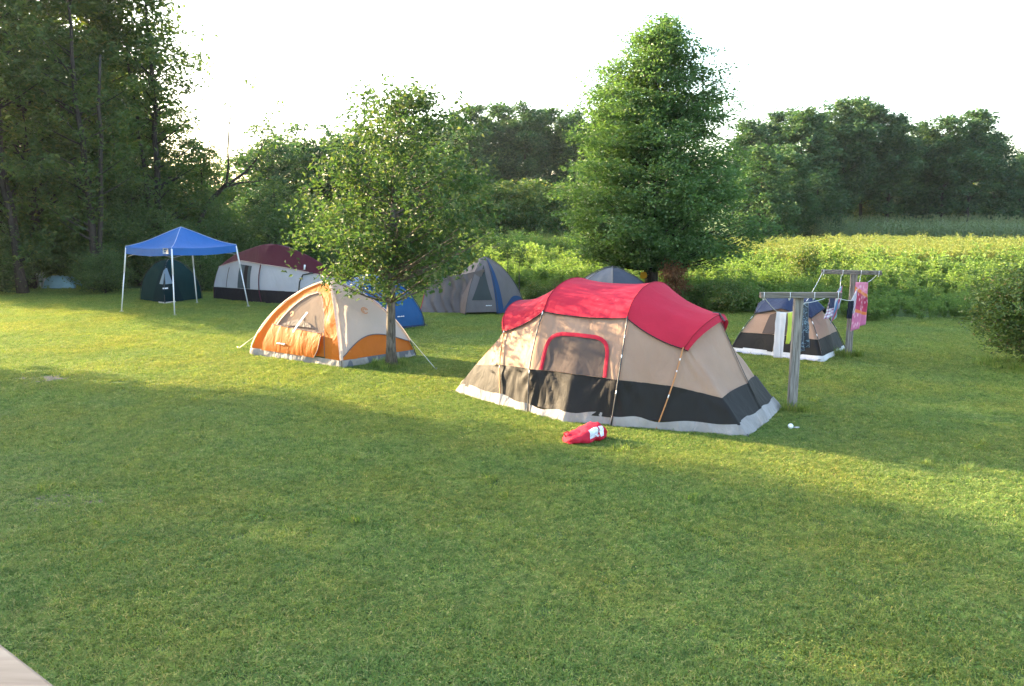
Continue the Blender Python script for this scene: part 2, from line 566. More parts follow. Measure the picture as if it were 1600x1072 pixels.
def gen_tree(seed, H, prof, n_limb, n_cl, n_leaf, leaf, cl_r, sub_r, trunk_r, flat=0.7, wid=0.5, up=0.6, droop=0.25,
             lean=(0, 0), shell=0.45, fork=0.0, limb_r=0.35, rise=0.35, stems=1, outw=0.6, asym=None, trunk_wob=0.03, wpow=1.3, lobe=1.0):
    """returns (trunk V,quads,tris) MB and (leaf V, F). prof: (z, radius) of the crown."""
    rng = np.random.RandomState(seed)
    tb = MB()
    zt = np.linspace(0, H * 0.93, 14)
    wob = np.cumsum(rng.normal(size=(14, 2)) * trunk_wob * H / 10, axis=0)
    wob -= wob[0]
    ax = np.stack([wob[:, 0] + lean[0] * (zt / H) ** 1.5 * H, wob[:, 1] + lean[1] * (zt / H) ** 1.5 * H, zt], 1)
    rad = trunk_r * np.clip(1 - zt / (H * 0.97), 0.04, 1) ** 0.8
    rad[0] *= 1.35
    tb.tube(ax, rad, 9)
    for k in range(1, stems):
        o2 = rng.uniform(-1, 1, 2) * 0.10 * H
        a2 = ax[:10].copy(); a2[:, 0] += o2[0] * np.linspace(0.04, 1, 10); a2[:, 1] += o2[1] * np.linspace(0.04, 1, 10)
        tb.tube(a2, rad[:10] * 0.7, 8)
    zlo, zhi = prof[0][0], prof[-1][0]
    zz = np.linspace(zlo, zhi, 60)
    wgt = prof_at(prof, zz) ** wpow + 0.03
    wgt /= wgt.sum()
    lob = rng.uniform(0, 2 * math.pi, 4)
    lz = rng.choice(zz, n_limb, p=wgt)
    la = rng.uniform(0, 2 * math.pi, n_limb)
    lf = np.where(rng.uniform(size=n_limb) < 0.75, rng.uniform(0.72, 1.0, n_limb), rng.uniform(0.15, 0.7, n_limb))
    def rmax(z, a):
        k = 1 + lobe * (0.12 * np.sin(2 * a + lob[0] + z * 0.9) + 0.09 * np.sin(3 * a + lob[1] - z * 1.4) + 0.07 * np.sin(5 * a + lob[2] + 2 * z))
        r = prof_at(prof, z) * k
        if asym is not None: r = r * (1 + asym * np.cos(a))
        return r
    LC, OD = [], []
    for i in range(n_limb):
        z, a = lz[i], la[i]
        r = rmax(z, a) * lf[i]
        cx = np.interp(z, zt, ax[:, 0]); cy = np.interp(z, zt, ax[:, 1])
        end = np.array([cx + r * math.cos(a), cy + r * math.sin(a), z])
        z0 = max(zlo * 0.85 + 0.05 * H * 0.2, z - r * rise - 0.03 * H)
        z0 = min(z0, H * 0.9)
        st = np.array([np.interp(z0, zt, ax[:, 0]), np.interp(z0, zt, ax[:, 1]), z0])
        mid = (st + end) / 2 + np.array([0, 0, -0.06 * r]) + rng.normal(size=3) * 0.05 * r
        ts = np.linspace(0, 1, 6)[:, None]
        path = (1 - ts) ** 2 * st + 2 * ts * (1 - ts) * mid + ts ** 2 * end
        rr = np.interp(z0, zt, rad) * limb_r
        tb.tube(path, np.linspace(max(rr, trunk_r * 0.05), trunk_r * 0.03, 6), 5, cap=False)
        m = max(1, int(n_cl * rng.uniform(0.6, 1.4)))
        # leaf clumps along the outer half of the limb and scattered about its end
        u = rng.uniform(0.45, 1.12, m)[:, None]
        c = st + (end - st) * u + rng.normal(size=(m, 3)) * sub_r * np.array([1, 1, flat])
        # keep inside crown outline
        for q in c:
            dx, dy = q[0] - cx, q[1] - cy
            rq = math.hypot(dx, dy)
            rm = float(rmax(np.array(q[2]), math.atan2(dy, dx)))
            if q[2] > zhi or rq > rm * 1.12 + 0.15: continue
            k = max(2, int(n_leaf * rng.uniform(0.5, 1.5)))
            LC.append(q + rng.normal(size=(k, 3)) * cl_r * np.array([1, 1, flat]))
            od = np.array([dx, dy, 0]) / (rq + 1e-6) * outw
            OD.append(np.repeat(od[None], k, 0))
    LC = np.concatenate(LC); OD = np.concatenate(OD)
    LV, LF = leaf_mesh(LC, leaf, rng, wid, up, droop, outdir=OD)
    return tb, LV, LF


def tree_data(name, bark, leafm, **kw):
    tb, LV, LF = gen_tree(**kw)
    Fs = [np.concatenate(tb.Q)]
    if tb.T: Fs.append(np.concatenate(tb.T))
    t = meshdata('trunk', np.concatenate(tb.V), Fs, bark, True)
    c = meshdata('crown', LV, LF, leafm, False)
    return t, c


def plant_tree(name, data, loc, label, cat='tree', group=None, rz=0.0, s=1.0, sz=None, names=('trunk', 'crown')):
    e = thing(name, label, cat, loc, group, rz)
    e.scale = (s, s, sz if sz else s)
    for d, nm in zip(data, names):
        o = bpy.data.objects.new(nm, d)
        COL.objects.link(o)
        o.parent = e
    return e


# the young oak in front (crown 4.3 m across)
oak_base = G(612, 574)
oakd = tree_data('oak', M['bark_grey'], M['oak_leaf'], seed=11, H=5.85,
    prof=[(1.5, 0.8), (1.8, 1.45), (2.2, 2.0), (2.7, 2.15), (3.2, 1.95), (3.8, 1.62), (4.4, 1.35), (5.0, 1.05), (5.5, .7), (5.85, 0.15)],
    n_limb=112, n_cl=7, n_leaf=24, leaf=0.105, cl_r=0.13, sub_r=0.22, trunk_r=0.105, flat=0.75, wid=0.55, up=0.5, rise=0.35, asym=0.12, lean=(0.06, 0), trunk_wob=0.02, lobe=.6)
oak = plant_tree('oak_tree', oakd, oak_base, 'young oak with a slim bare trunk standing beside the orange tent', 'tree')

# the big conical tree at the edge of the weeds
big_base = At(1016, 455, 27.6); big_base.z = 0
bigd = tree_data('cone_tree', M['bark_dark'], M['hornbeam_leaf'], seed=5, H=9.6,
    prof=[(1.15, 1.4), (1.5, 2.5), (1.85, 3.2), (2.6, 3.5), (3.75, 3.35), (4.85, 3.0), (5.9, 2.5), (6.9, 2.2), (8.0, 1.7), (8.9, 1.0), (9.3, 0.5), (9.55, .12)],
    n_limb=500, n_cl=9, n_leaf=27, leaf=0.125, cl_r=0.22, sub_r=0.30, trunk_r=0.2, flat=0.36, wid=0.6, up=0.9, droop=0.35, rise=0.3, stems=3,
    limb_r=0.2, lean=(0.012, 0), asym=0.05, wpow=1.0, lobe=0.8)
plant_tree('conical_tree', bigd, big_base, 'tall broad cone-shaped green tree standing at the edge of the weed field', 'tree')

# tall wood on the left
W = []
W.append(tree_data('wood', M['bark_dark'], M['wood_leaf'], seed=21, H=15.5, prof=[(1.6, 1.4), (3.5, 2.9), (6, 3.3), (9, 3.4), (12, 2.8), (14, 1.9), (15.5, 0.4)], n_limb=95, n_cl=8, n_leaf=24, leaf=0.26, cl_r=0.30, sub_r=0.5, up=0.95, flat=0.55, trunk_r=0.2, trunk_wob=0.05))
W.append(tree_data('wood', M['bark_grey'], M['wood_leaf'], seed=22, H=17, prof=[(2.2, 1.2), (4, 2.4), (7, 2.9), (10, 3.2), (13, 2.9), (15.5, 1.9), (17, 0.5)], n_limb=85, n_cl=8, n_leaf=24, leaf=0.26, cl_r=0.30, sub_r=0.5, up=0.95, flat=0.55, trunk_r=0.19, trunk_wob=0.06))
W.append(tree_data('wood', M['bark_dark'], M['wood_leaf'], seed=23, H=13.5, prof=[(1.0, 1.8), (2.5, 2.9), (5, 3.4), (8, 3.1), (11, 2.4), (12.7, 1.5), (13.5, 0.3)], n_limb=95, n_cl=8, n_leaf=24, leaf=0.25, cl_r=0.30, sub_r=0.48, up=0.95, flat=0.55, trunk_r=0.18, trunk_wob=0.05))
OPEN = tree_data('wood', M['bark_dark'], M['wood_leaf'], seed=27, H=14.5, prof=[(1.2, 0.8), (2.6, 1.5), (5, 2.0), (8, 2.6), (11, 2.3), (13, 1.7), (14.5, 0.5)], n_limb=54, n_cl=6, n_leaf=20, leaf=0.22, cl_r=0.24, sub_r=0.36, up=.8, trunk_r=0.17, stems=2, trunk_wob=0.07, limb_r=0.4)
SH = []
SH.append(tree_data('shrub', M['bark_dark'], M['shrub_leaf'], seed=31, H=3.2, prof=[(0.1, 1.0), (0.7, 1.6), (1.5, 1.7), (2.3, 1.3), (3.2, 0.3)], n_limb=55, n_cl=6, n_leaf=22, leaf=0.14, cl_r=0.2, sub_r=0.3, trunk_r=0.06, stems=4))
SH.append(tree_data('shrub', M['bark_dark'], M['shrub_leaf'], seed=32, H=4.6, prof=[(0.2, 1.2), (1.0, 1.9), (2.2, 2.1), (3.4, 1.6), (4.6, 0.3)], n_limb=70, n_cl=7, n_leaf=22, leaf=0.16, cl_r=0.24, sub_r=0.36, trunk_r=0.09, stems=3))

W.append(OPEN)
GW = 'tall trees of the dark wood on the left'
wood_spots = [
    # px, depth, variant, scale, rot, label
    (-40, 30.5, 1, 1.0, 0.4, 'tall dark tree at the extreme left edge of the wood'),
    (48, 31.5, 0, 1.02, 1.9, 'tall tree with two dark slanting trunks near the left picture edge'),
    (122, 34.0, 1, 1.0, 3.0, 'tall leafy tree in the wood above the teal tarp'),
    (192, 34.5, 0, 0.96, 4.4, 'tall tree with a pale grey lower trunk left of the blue canopy'),
    (-110, 36, 2, 1.0, 2.2, None), (10, 38.5, 0, .68, 5.1, None), (85, 40, 1, .62, 0.9, None), (160, 41, 0, .66, 2.7, None), (215, 40, 2, .85, 1.1, None),
    (30, 29.6, 3, 1.0, 2.6, 'thin dark-trunked tree in front of the wood close to the left picture edge'), (150, 30.8, 3, .95, 4.0, 'thin sparse tree in front of the wood left of the blue canopy'),
    (262, 36.5, 2, 0.62, 0.2, 'dense rounded tree at the right end of the wood behind the green tent'),
    (318, 37.5, 2, 0.50, 3.6, 'lower dark tree stepping down from the wood behind the blue canopy'),
]
for px, d, v, s, rz, lab in wood_spots:
    p = At(px, 400, d); z = float(terr(p.x, p.y))
    plant_tree('woodland_tree', W[v], (p.x, p.y, z), lab or 'tall leafy tree deep inside the dark wood on the left', 'tree', GW, rz, s)
p = At(250, 400, 34)
plant_tree('woodland_tree', OPEN, (p.x, p.y, 0), 'tall thin open-branched tree against the sky above the blue canopy', 'tree', GW, 0.6, 1.0)

OFF = [tree_data('off', M['bark_dark'], M['wood_leaf'], seed=28 + k, H=12.5, prof=[(1.2, 1.8), (3, 2.9), (6, 3.2), (9, 2.8), (11.3, 1.8), (12.5, 0.4)], n_limb=110, n_cl=9, n_leaf=24, leaf=0.36, cl_r=0.34, sub_r=0.5, trunk_r=0.18) for k in range(2)]
# trees beyond the left edge of the lawn (they throw the morning shade over the grass)
for x, d, v, s, rz in ((-27, 7.2, 2, 0.72, 0.3), (-30, 2.4, 1, 1.04, 1.4), (-27, -1.2, 0, 1.0, 2.2), (-30, -5.4, 1, 1.0, 3.3), (-27, -9.6, 0, 1.0, 5.0), (-36, 1.0, 0, 1.0, 4.2), (-36, -3.5, 1, 1.05, 0.7)):
    y = (d - 0.475 * x) / 0.88
    plant_tree('woodland_tree', OFF[v % 2], (x, y, 0), 'tall leafy tree beyond the left end of the lawn', 'tree', 'trees beyond the left end of the lawn', rz, s, s * 1.5)

GS = 'undergrowth shrubs along the wood edge'
shrub_spots = [
    (-25, 29.6, 1, 0.8, 'low dark shrub at the left picture edge by the lawn'), (2, 30.6, 1, 0.8, 'small shrub at the foot of the twin dark trunks'),
    (75, 36.0, 1, 0.85, 'shrub behind the teal tarp'), (135, 33.0, 0, 0.9, 'shrub right of the teal tarp'), (170, 32.5, 1, 0.9, 'shrub just left of the blue canopy leg'),
    (215, 33.0, 1, 0.95, 'shrub directly behind the green dome tent'), (262, 33.2, 0, 1.0, 'shrub behind the right half of the green dome tent'),
    (312, 30.5, 0, 0.62, 'small light green shrub between the green tent and the maroon tent'), (345, 34.5, 1, 0.8, 'shrub behind the left end of the maroon tent'),
    (160, 29.6, 0, 0.60, 'added rounded shrub between the teal tarp and the left canopy leg, shading the green tent'),  # extra shrub, added to block low sun from the green tent's left side
    (110, 37, 1, 1.2, None), (30, 36, 1, 1.2, None), (190, 37, 1, 1.2, None), (250, 38, 1, 1.15, None), (300, 39, 1, 1.1, None), (-40, 34, 1, 1.1, None),
    (372, 33.0, 0, 0.55, 'sunlit yellow-green shrub behind the right corner of the blue canopy'),
]
for i, (px, d, v, s, lab) in enumerate(shrub_spots):
    p = At(px, 400, d); z = float(terr(p.x, p.y))
    plant_tree('shrub', SH[v], (p.x, p.y, z), lab or 'leafy shrub in the shade inside the dark wood', 'shrub', GS, i * 1.7, s, names=('stem', 'crown'))

# bent bare tree behind the canopy
def bent_tree():
    d = 36.0
    base = At(300, 372, d); base.z = 0.05
    e = thing('bent_tree', 'bent dark tree leaning right with a thin upright branch behind the blue canopy', 'tree', base)
    mb = MB()
    def P(*xy): return [At(x, y, d + k) for x, y, k in xy]
    mb.tube([base] + P((312, 345, 0), (325, 318, 0), (345, 296, .1), (368, 280, .2), (385, 268, .3), (400, 250, .4), (408, 232, .5), (418, 205, .6)), [.12, .105, .095, .085, .07, .055, .04, .03, .015], 8)
    mb.tube(P((345, 296, .1), (354, 285, -.2), (357, 262, -.3), (356, 236, -.4), (358, 195, -.5), (366, 160, -.6), (380, 128, -.6)), [.07, .06, .048, .04, .03, .02, .010], 7)
    mb.tube(P((332, 312, 0), (352, 292, .6), (380, 285, 1.), (410, 283, 1.4)), [.07, .055, .04, .015], 6)
    mb.tube(P((358, 195, -.5), (352, 178, -.7), (348, 165, -.8)), [.025, .015, .008], 5)
    mb.tube(P((366, 160, -.6), (380, 148, -.3), (396, 140, -.2)), [.02, .012, .006], 5)
    mb.build('trunk', M['bark_dark'], e)
    rng = np.random.RandomState(8)
    C = []
    for x, y, k, n, s in ((396, 134, -.2, 30, .16), (385, 128, -.5, 22, .13), (350, 166, -.8, 14, .12), (418, 200, .6, 60, .3), (410, 232, .5, 80, .4), (400, 255, .4, 60, .4), (430, 180, .6, 50, .3), (436, 158, .6, 20, .14), (408, 283, 1.4, 50, .4), (356, 300, .3, 60, .5), (330, 325, .2, 50, .5)):
        C.append(np.array(At(x, y, d + k)) + rng.normal(size=(n, 3)) * s)
    V, F = leaf_mesh(np.concatenate(C), 0.19, rng)
    MB().add(V, F).build('crown', M['wood_leaf'], e, smooth=False)


bent_tree()

# middle distance: trees left of the oak, and the sumac thicket
MID = tree_data('mid', M['bark_dark'], M['far_leaf'], seed=41, H=9, prof=[(1.2, 1.4), (2.6, 2.5), (4.5, 2.7), (6.5, 2.3), (8, 1.5), (9, 0.4)], n_limb=60, n_cl=8, n_leaf=22, leaf=0.32, cl_r=0.28, sub_r=0.44, up=1.0, flat=.6, trunk_r=0.16)
MID2 = tree_data('mid', M['bark_dark'], M['far_leaf'], seed=42, H=8, prof=[(0.6, 1.8), (2.0, 2.9), (3.8, 3.0), (5.8, 2.2), (7.2, 1.3), (8, 0.4)], n_limb=60, n_cl=8, n_leaf=22, leaf=0.32, cl_r=0.28, sub_r=0.44, up=1.0, flat=.6, trunk_r=0.16)
for i, (px, d, dt, s, lab) in enumerate((
        (420, 55, MID, 0.95, 'hazy tree against the sky right of the bent bare trunk'), (468, 60, MID, 1.02, 'tree with sky gaps behind the maroon tent'),
        (515, 57, MID2, 1.1, 'broad tree half hidden by the left side of the young oak'), (565, 62, MID, 1.15, 'tree behind the upper part of the young oak'),
        (620, 58, MID2, 1.0, 'dense tree fully behind the young oak crown'), (350, 58, MID2, 0.85, 'low grey-green tree in the gap behind the bent trunk'),
        (690, 64, MID2, 0.95, 'dark tree behind the right flank of the young oak'))):
    p = At(px, 400, d)
    plant_tree('meadow_tree', dt, (p.x, p.y, float(terr(p.x, p.y))), lab, 'tree', 'trees behind the young oak', i * 2.1, s)
for i, (px, d, s, lab) in enumerate(((430, 34.5, 0.95, 'bright bushy sapling behind the maroon tent roof'), (478, 36.5, 0.85, 'leafy bush right of the maroon tent peak'),
        (560, 34, 0.7, 'dark bush behind the blue tent and the oak crown'), (600, 33, 0.62, 'dark bush left of the oak trunk in the background'), (655, 32, 0.62, 'dark bush behind the left end of the grey tent'), (700, 33.5, 0.75, 'dark bush behind the grey tent peak'))):
    p = At(px, 400, d)
    plant_tree('shrub', SH[1], (p.x, p.y, float(terr(p.x, p.y))), lab, 'shrub', 'bushes behind the tents', i * 1.3, s, names=('stem', 'crown'))

SU = tree_data('sumac', M['bark_dark'], M['sumac_leaf'], seed=45, H=5.0, prof=[(0.2, 1.8), (1.2, 2.6), (2.6, 2.8), (3.8, 2.3), (4.6, 1.4), (5.0, 0.5)], n_limb=90, n_cl=7, n_leaf=18, leaf=0.26, cl_r=0.26, sub_r=0.42, trunk_r=0.09, stems=4, flat=0.5)
for i, (px, d, s, lab) in enumerate(((768, 58, 0.92, 'leftmost rounded bush of the sumac thicket'), (800, 60, 1.0, 'sumac bush just right of the oak crown'), (830, 59, 1.02, 'middle sumac bush with a sunlit yellow top'),
        (862, 60, 0.95, 'sumac bush beside the left edge of the cone-shaped tree'))):
    p = At(px, 400, d)
    plant_tree('sumac_bush', SU, (p.x, p.y, float(terr(p.x, p.y))), lab, 'bush', 'sumac thicket', i * 1.1, s, names=('stem', 'crown'))

# the far tree rows
FAR = []
for k, (H, pr) in enumerate((
        (16, [(3.0, 1.2), (5, 2.8), (8, 3.8), (11, 4.0), (13.5, 3.2), (15.2, 1.8), (16, 0.5)]),
        (15, [(1.0, 2.4), (3, 3.6), (6, 4.0), (9, 3.7), (12, 2.6), (14, 1.6), (15, 0.4)]),
        (17, [(4.0, 1.2), (6, 2.4), (9, 3.2), (12, 3.6), (15, 2.6), (17, 0.6)]),
        (14, [(0.8, 2.8), (3, 4.0), (6, 4.3), (9, 3.6), (12, 2.2), (14, 0.6)]))):
    FAR.append(tree_data('far', M['bark_dark'], M['far_leaf'], seed=60 + k, H=H, prof=pr, n_limb=62, n_cl=9, n_leaf=28, leaf=0.50, cl_r=0.42, sub_r=0.60, trunk_r=0.26, wid=0.62, up=1.1, flat=0.6))
far_spots = [
    # px, top py, depth, variant, label
    (668, 178, 92, 0, 'leftmost dark tree of the far row right of the oak top'), (712, 182, 90, 2, 'slim far tree beside a bright sky gap'),
    (742, 160, 88, 0, 'tall far tree with a rounded top right of the sky gap'), (782, 158, 92, 0, 'tallest far tree in the middle of the centre row'),
    (822, 163, 89, 2, 'far tree above the sumac thicket'), (858, 165, 93, 0, 'far tree with gaps in its lower crown'), (898, 172, 90, 2, 'far tree next to the left side of the cone-shaped tree'),
    (940, 172, 92, 0, 'far tree half hidden behind the cone-shaped tree'),
    (1165, 175, 82, 1, 'broad far tree touching the right side of the cone-shaped tree'), (1205, 160, 86, 1, 'pale green far tree at the left end of the right-hand row'),
    (1245, 163, 80, 3, 'broad far tree reaching down to the golden weeds'), (1285, 172, 90, 1, 'far tree in the dip of the right-hand row'),
    (1312, 150, 85, 0, 'tall pointed far tree in the right-hand row'), (1345, 152, 88, 2, 'tallest slim far tree in the right-hand row'),
    (1385, 175, 86, 0, 'far tree right of the tallest slim one'), (1425, 180, 90, 1, 'far tree at the middle of the corn strip'),
    (1470, 178, 87, 0, 'far tree with bright gaps under its crown'), (1510, 168, 88, 0, 'tall rounded far tree above the right bush'),
    (1548, 205, 90, 1, 'far tree sloping down to the right'), (1590, 238, 92, 0, 'lowest far tree at the right picture edge'), (1640, 245, 92, 1, None), (1700, 235, 95, 0, None),
    (1188, 222, 66, 3, 'dark lower tree at the right foot of the cone-shaped tree'), (1222, 215, 70, 1, 'dark tree left of the golden weed strip'),
    (1230, 262, 72, 3, 'dark lower tree in front of the right-hand row'), (1275, 268, 76, 3, 'dark round tree at the left end of the corn'),
]
for i, (px, py, d, v, lab) in enumerate(far_spots):
    p = At(px, 345, d); z = float(terr(p.x, p.y))
    top = At(px, py, d).z
    H0 = (16, 15, 17, 14)[v]
    s = (top - z) / H0
    plant_tree('far_tree', FAR[v], (p.x, p.y, z), lab or 'far tree at the right end of the row', 'tree', 'far row of trees behind the field', i * 1.9, s * 0.97 if s > 0.7 else max(s, .62) , s)
# low growth under the far rows
for i, (px, d) in enumerate(((650, 96), (700, 97), (750, 98), (805, 98), (860, 98), (915, 98), (1330, 93), (1375, 95), (1420, 95), (1465, 95), (1510, 95), (1555, 95), (1600, 95))):
    p = At(px, 345, d)
    plant_tree('hedge_shrub', SU if i % 3 == 0 else SH[1], (p.x, p.y, float(terr(p.x, p.y))), 'dark undergrowth shrub at the foot of the far trees', 'shrub', 'undergrowth under the far trees', i * 2.3, 1.35, 1.0 if i < 6 else 1.25, names=('stem', 'crown'))

# ------------------------------------------------------------------ scattered plants (stuff)
def protos(name, meshes):
    c = bpy.data.collections.new(name)
    for i, me in enumerate(meshes):
        o = bpy.data.objects.new('%s_%02d' % (name, i), me)
        c.objects.link(o)
    return c


def scatter(name, coll, P, rz, sc, idx, label, cat, mat):
    n = len(P)
    me = bpy.data.meshes.new(name)
    me.vertices.add(n)
    me.vertices.foreach_set('co', np.asarray(P, np.float32).ravel())
    a = me.attributes.new('rot', 'FLOAT_VECTOR', 'POINT'); a.data.foreach_set('vector', np.asarray(rz, np.float32).ravel())
    a = me.attributes.new('scl', 'FLOAT_VECTOR', 'POINT'); a.data.foreach_set('vector', np.asarray(sc, np.float32).ravel())
    a = me.attributes.new('idx', 'INT', 'POINT'); a.data.foreach_set('value', np.asarray(idx, np.int32))
    me.materials.append(mat)
    me.update()
    o = bpy.data.objects.new(name, me)
    COL.objects.link(o)
    ng = bpy.data.node_groups.new(name, 'GeometryNodeTree')
    ng.interface.new_socket('Geometry', in_out='INPUT', socket_type='NodeSocketGeometry')
    ng.interface.new_socket('Geometry', in_out='OUTPUT', socket_type='NodeSocketGeometry')
    gi, go = ng.nodes.new('NodeGroupInput'), ng.nodes.new('NodeGroupOutput')
    ci = ng.nodes.new('GeometryNodeCollectionInfo')
    ci.inputs['Collection'].default_value = coll
    ci.inputs['Separate Children'].default_value = True
    ci.inputs['Reset Children'].default_value = True
    ip = ng.nodes.new('GeometryNodeInstanceOnPoints')
    ip.inputs['Pick Instance'].default_value = True
    def attr(nm, t):
        q = ng.nodes.new('GeometryNodeInputNamedAttribute'); q.data_type = t
        q.inputs['Name'].default_value = nm
        return [s for s in q.outputs if s.enabled][0]
    L = ng.links
    L.new(gi.outputs[0], ip.inputs['Points']); L.new(ci.outputs[0], ip.inputs['Instance'])
    L.new(attr('idx', 'INT'), ip.inputs['Instance Index'])
    L.new(attr('rot', 'FLOAT_VECTOR'), ip.inputs['Rotation'])
    L.new(attr('scl', 'FLOAT_VECTOR'), ip.inputs['Scale'])
    L.new(ip.outputs[0], go.inputs[0])
    md = o.modifiers.new('scatter', 'NODES'); md.node_group = ng
    return tag(o, label, cat, kind='stuff')


def blades(rng, P, h, w, lean=0.6, bend=0.5):
    """curved grass blades, 2 quads + tip each"""
    n = len(P)
    a = rng.uniform(0, 2 * math.pi, n)
    d = np.stack([np.cos(a), np.sin(a), np.zeros(n)], 1)
    s = np.stack([-np.sin(a + rng.normal(size=n) * .6), np.cos(a), np.zeros(n)], 1)
    hh = (h * rng.uniform(0.5, 1.25, n))[:, None]
    le = (np.abs(rng.normal(size=n)) * lean)[:, None]
    ww = (w * rng.uniform(0.7, 1.3, n))[:, None]
    up = np.array([[0, 0, 1.0]])
    m = P + (up + d * le * 0.6) * hh * 0.5 / np.sqrt(1 + (le * .6) ** 2)
    t = P + (up * (1 - bend * 0.3) + d * (le + bend * 0.5)) * hh / np.sqrt(1 + le ** 2)
    V = np.stack([P - s * ww / 2, P + s * ww / 2, m + s * ww * .42, m - s * ww * .42, t], 1).reshape(-1, 3)
    i = np.arange(n)[:, None] * 5
    Q = i + np.array([[0, 1, 2, 3]])
    T = i + np.array([[3, 2, 4]])
    return V, Q, T


def grass_patch(seed, size, n, h, w, clover=0):
    rng = np.random.RandomState(seed)
    # tufty: blades gather round random centres
    nc = max(8, int(n / 22))
    cen = rng.uniform(-size / 2, size / 2, (nc, 2))
    P2 = cen[rng.randint(0, nc, n)] + rng.normal(size=(n, 2)) * size * 0.05
    k = n // 3
    P2[:k] = rng.uniform(-size / 2, size / 2, (k, 2))
    P = np.concatenate([P2, np.full((n, 1), -0.004)], 1)
    V, Q, T = blades(rng, P, h, w, .95, .7)
    me_f = [Q, T]
    if clover:
        c = rng.uniform(-size / 2, size / 2, (clover, 3)); c[:, 2] = rng.uniform(0.012, 0.035, clover)
        LV, LF = leaf_mesh(c, 0.017, rng, wid=0.9, up=1.6, droop=0, fold=0.06)
        T = np.concatenate([T, LF + len(V)])
        V = np.concatenate([V, LV])
    return meshdata('patch', V, [Q, T], M['grass'], False)


TENT_FOOT = []          # footprints (world xy polygons) where no lawn grass grows
SOIL = []               # bare patches (x, y, rx, ry)


def in_poly(P, poly):
    x, y = P[:, 0], P[:, 1]
    ins = np.zeros(len(P), bool)
    j = len(poly) - 1
    for i in range(len(poly)):
        xi, yi = poly[i][0], poly[i][1]; xj, yj = poly[j][0], poly[j][1]
        c = ((yi > y) != (yj > y)) & (x < (xj - xi) * (y - yi) / (yj - yi + 1e-12) + xi)
        ins ^= c
        j = i
    return ins


# ------------------------------------------------------------------ tents
def hermite(ts, ps, t):
    n = len(ts)
    if t <= ts[0]: return ps[0].copy()
    if t >= ts[-1]: return ps[-1].copy()
    i = max(k for k in range(n - 1) if ts[k] <= t)
    def tan(k):
        a, b = max(k - 1, 0), min(k + 1, n - 1)
        return (ps[b] - ps[a]) / (ts[b] - ts[a])
    h = ts[i + 1] - ts[i]
    u = (t - ts[i]) / h
    return ((2 * u**3 - 3 * u**2 + 1) * ps[i] + (u**3 - 2 * u**2 + u) * h * tan(i)
            + (-2 * u**3 + 3 * u**2) * ps[i + 1] + (u**3 - u**2) * h * tan(i + 1))


class Shell:
    """closed fabric shell: vertical key curves (t = 0 ground .. 1 top) joined by sagging panels"""

    def __init__(self, keys, sag=0.03, seed=0, close=True):
        self.k = keys; self.n = len(keys); self.sag = sag; self.seed = seed; self.close = close
        c = Vector((0, 0, 0))
        for ts, ps in keys: c += ps[0]
        self.c = c / self.n

    def P(self, s, t):
        n = self.n
        if self.close: s = s % n
        i = int(math.floor(s))
        if not self.close: i = min(i, n - 2)
        a = s - i
        p = hermite(*self.k[i], t).lerp(hermite(*self.k[(i + 1) % n], t), a)
        if self.sag:
            inw = Vector((self.c.x - p.x, self.c.y - p.y, 0))
            if inw.length > 1e-6:
                inw.normalize()
                p = p + inw * (self.sag * 4 * a * (1 - a) * math.sin(math.pi * min(1, max(0, t) * 0.95 + 0.05)))
        return p

    def Nn(self, s, t):
        e = 0.02
        t0, t1 = max(0, t - e), min(1, t + e)
        if not self.close:
            sa, sb = max(0, s - e), min(self.n - 1.0001, s + e)
        else: sa, sb = s - e, s + e
        du = self.P(sb, t) - self.P(sa, t)
        dv = self.P(s, t1) - self.P(s, t0)
        nn = du.cross(dv)
        if nn.length < 1e-9: nn = Vector((0, 0, 1))
        nn.normalize()
        out = self.P(s, t) - (self.c + Vector((0, 0, 0.3)))
        return nn if nn.dot(out) >= 0 else -nn

    def patch(self, mb, s0, s1, t0, t1, ns=12, nt=8, off=0.0, wr=0.0, wf=2.5, disp=None):
        f0 = t0 if callable(t0) else (lambda s: t0)
        f1 = t1 if callable(t1) else (lambda s: t1)
        P, UV = [], []
        for i in range(ns + 1):
            s = s0 + (s1 - s0) * i / ns
            row = []
            for j in range(nt + 1):
                q = j / nt
                t = f0(s) + (f1(s) - f0(s)) * q
                p = self.P(s, t)
                if off or wr:
                    nn = self.Nn(s, t)
                    w = 0.0
                    if wr:
                        w = wr * mnoise.noise(Vector((p.x * wf, p.y * wf, p.z * wf * 0.45 + self.seed)))
                        w += 0.5 * wr * mnoise.noise(Vector((p.x * wf * 2.7 + 7, p.y * wf * 2.7, p.z * wf * 0.9 + self.seed)))
                    if disp: w += disp(s, t)
                    p = p + nn * (off + w)
                row.append(tuple(p)); UV.append((i / ns, q))
            P.append(row)
        mb.grid(np.array(P), np.array(UV))
        return mb

    def shape(self, mb, fn, off=0.01, na=10, nb=10, wr=0.0, wf=3):
        """fn(p,q) in [0,1]^2 -> (s,t)"""
        P = []
        for i in range(na + 1):
            row = []
            for j in range(nb + 1):
                s, t = fn(i / na, j / nb)
                nn = self.Nn(s, t); p = self.P(s, t)
                w = wr * mnoise.noise(Vector((p.x * wf, p.y * wf, p.z * wf + self.seed))) if wr else 0
                row.append(tuple(p + nn * (off + w)))
            P.append(row)
        return mb.grid(np.array(P))

    def band(self, mb, st, w, off=0.012):
        pts = [self.P(*q) for q in st]; nn = [self.Nn(*q) for q in st]
        return mb.ribbon(pts, nn, w, off)

    def pole(self, mb, s, t0, t1, r=0.011, off=0.02, n=14):
        pts = []
        for i in range(n + 1):
            t = t0 + (t1 - t0) * i / n
            pts.append(self.P(s, t) + self.Nn(s, t) * off)
        return mb.tube(pts, r, 6)


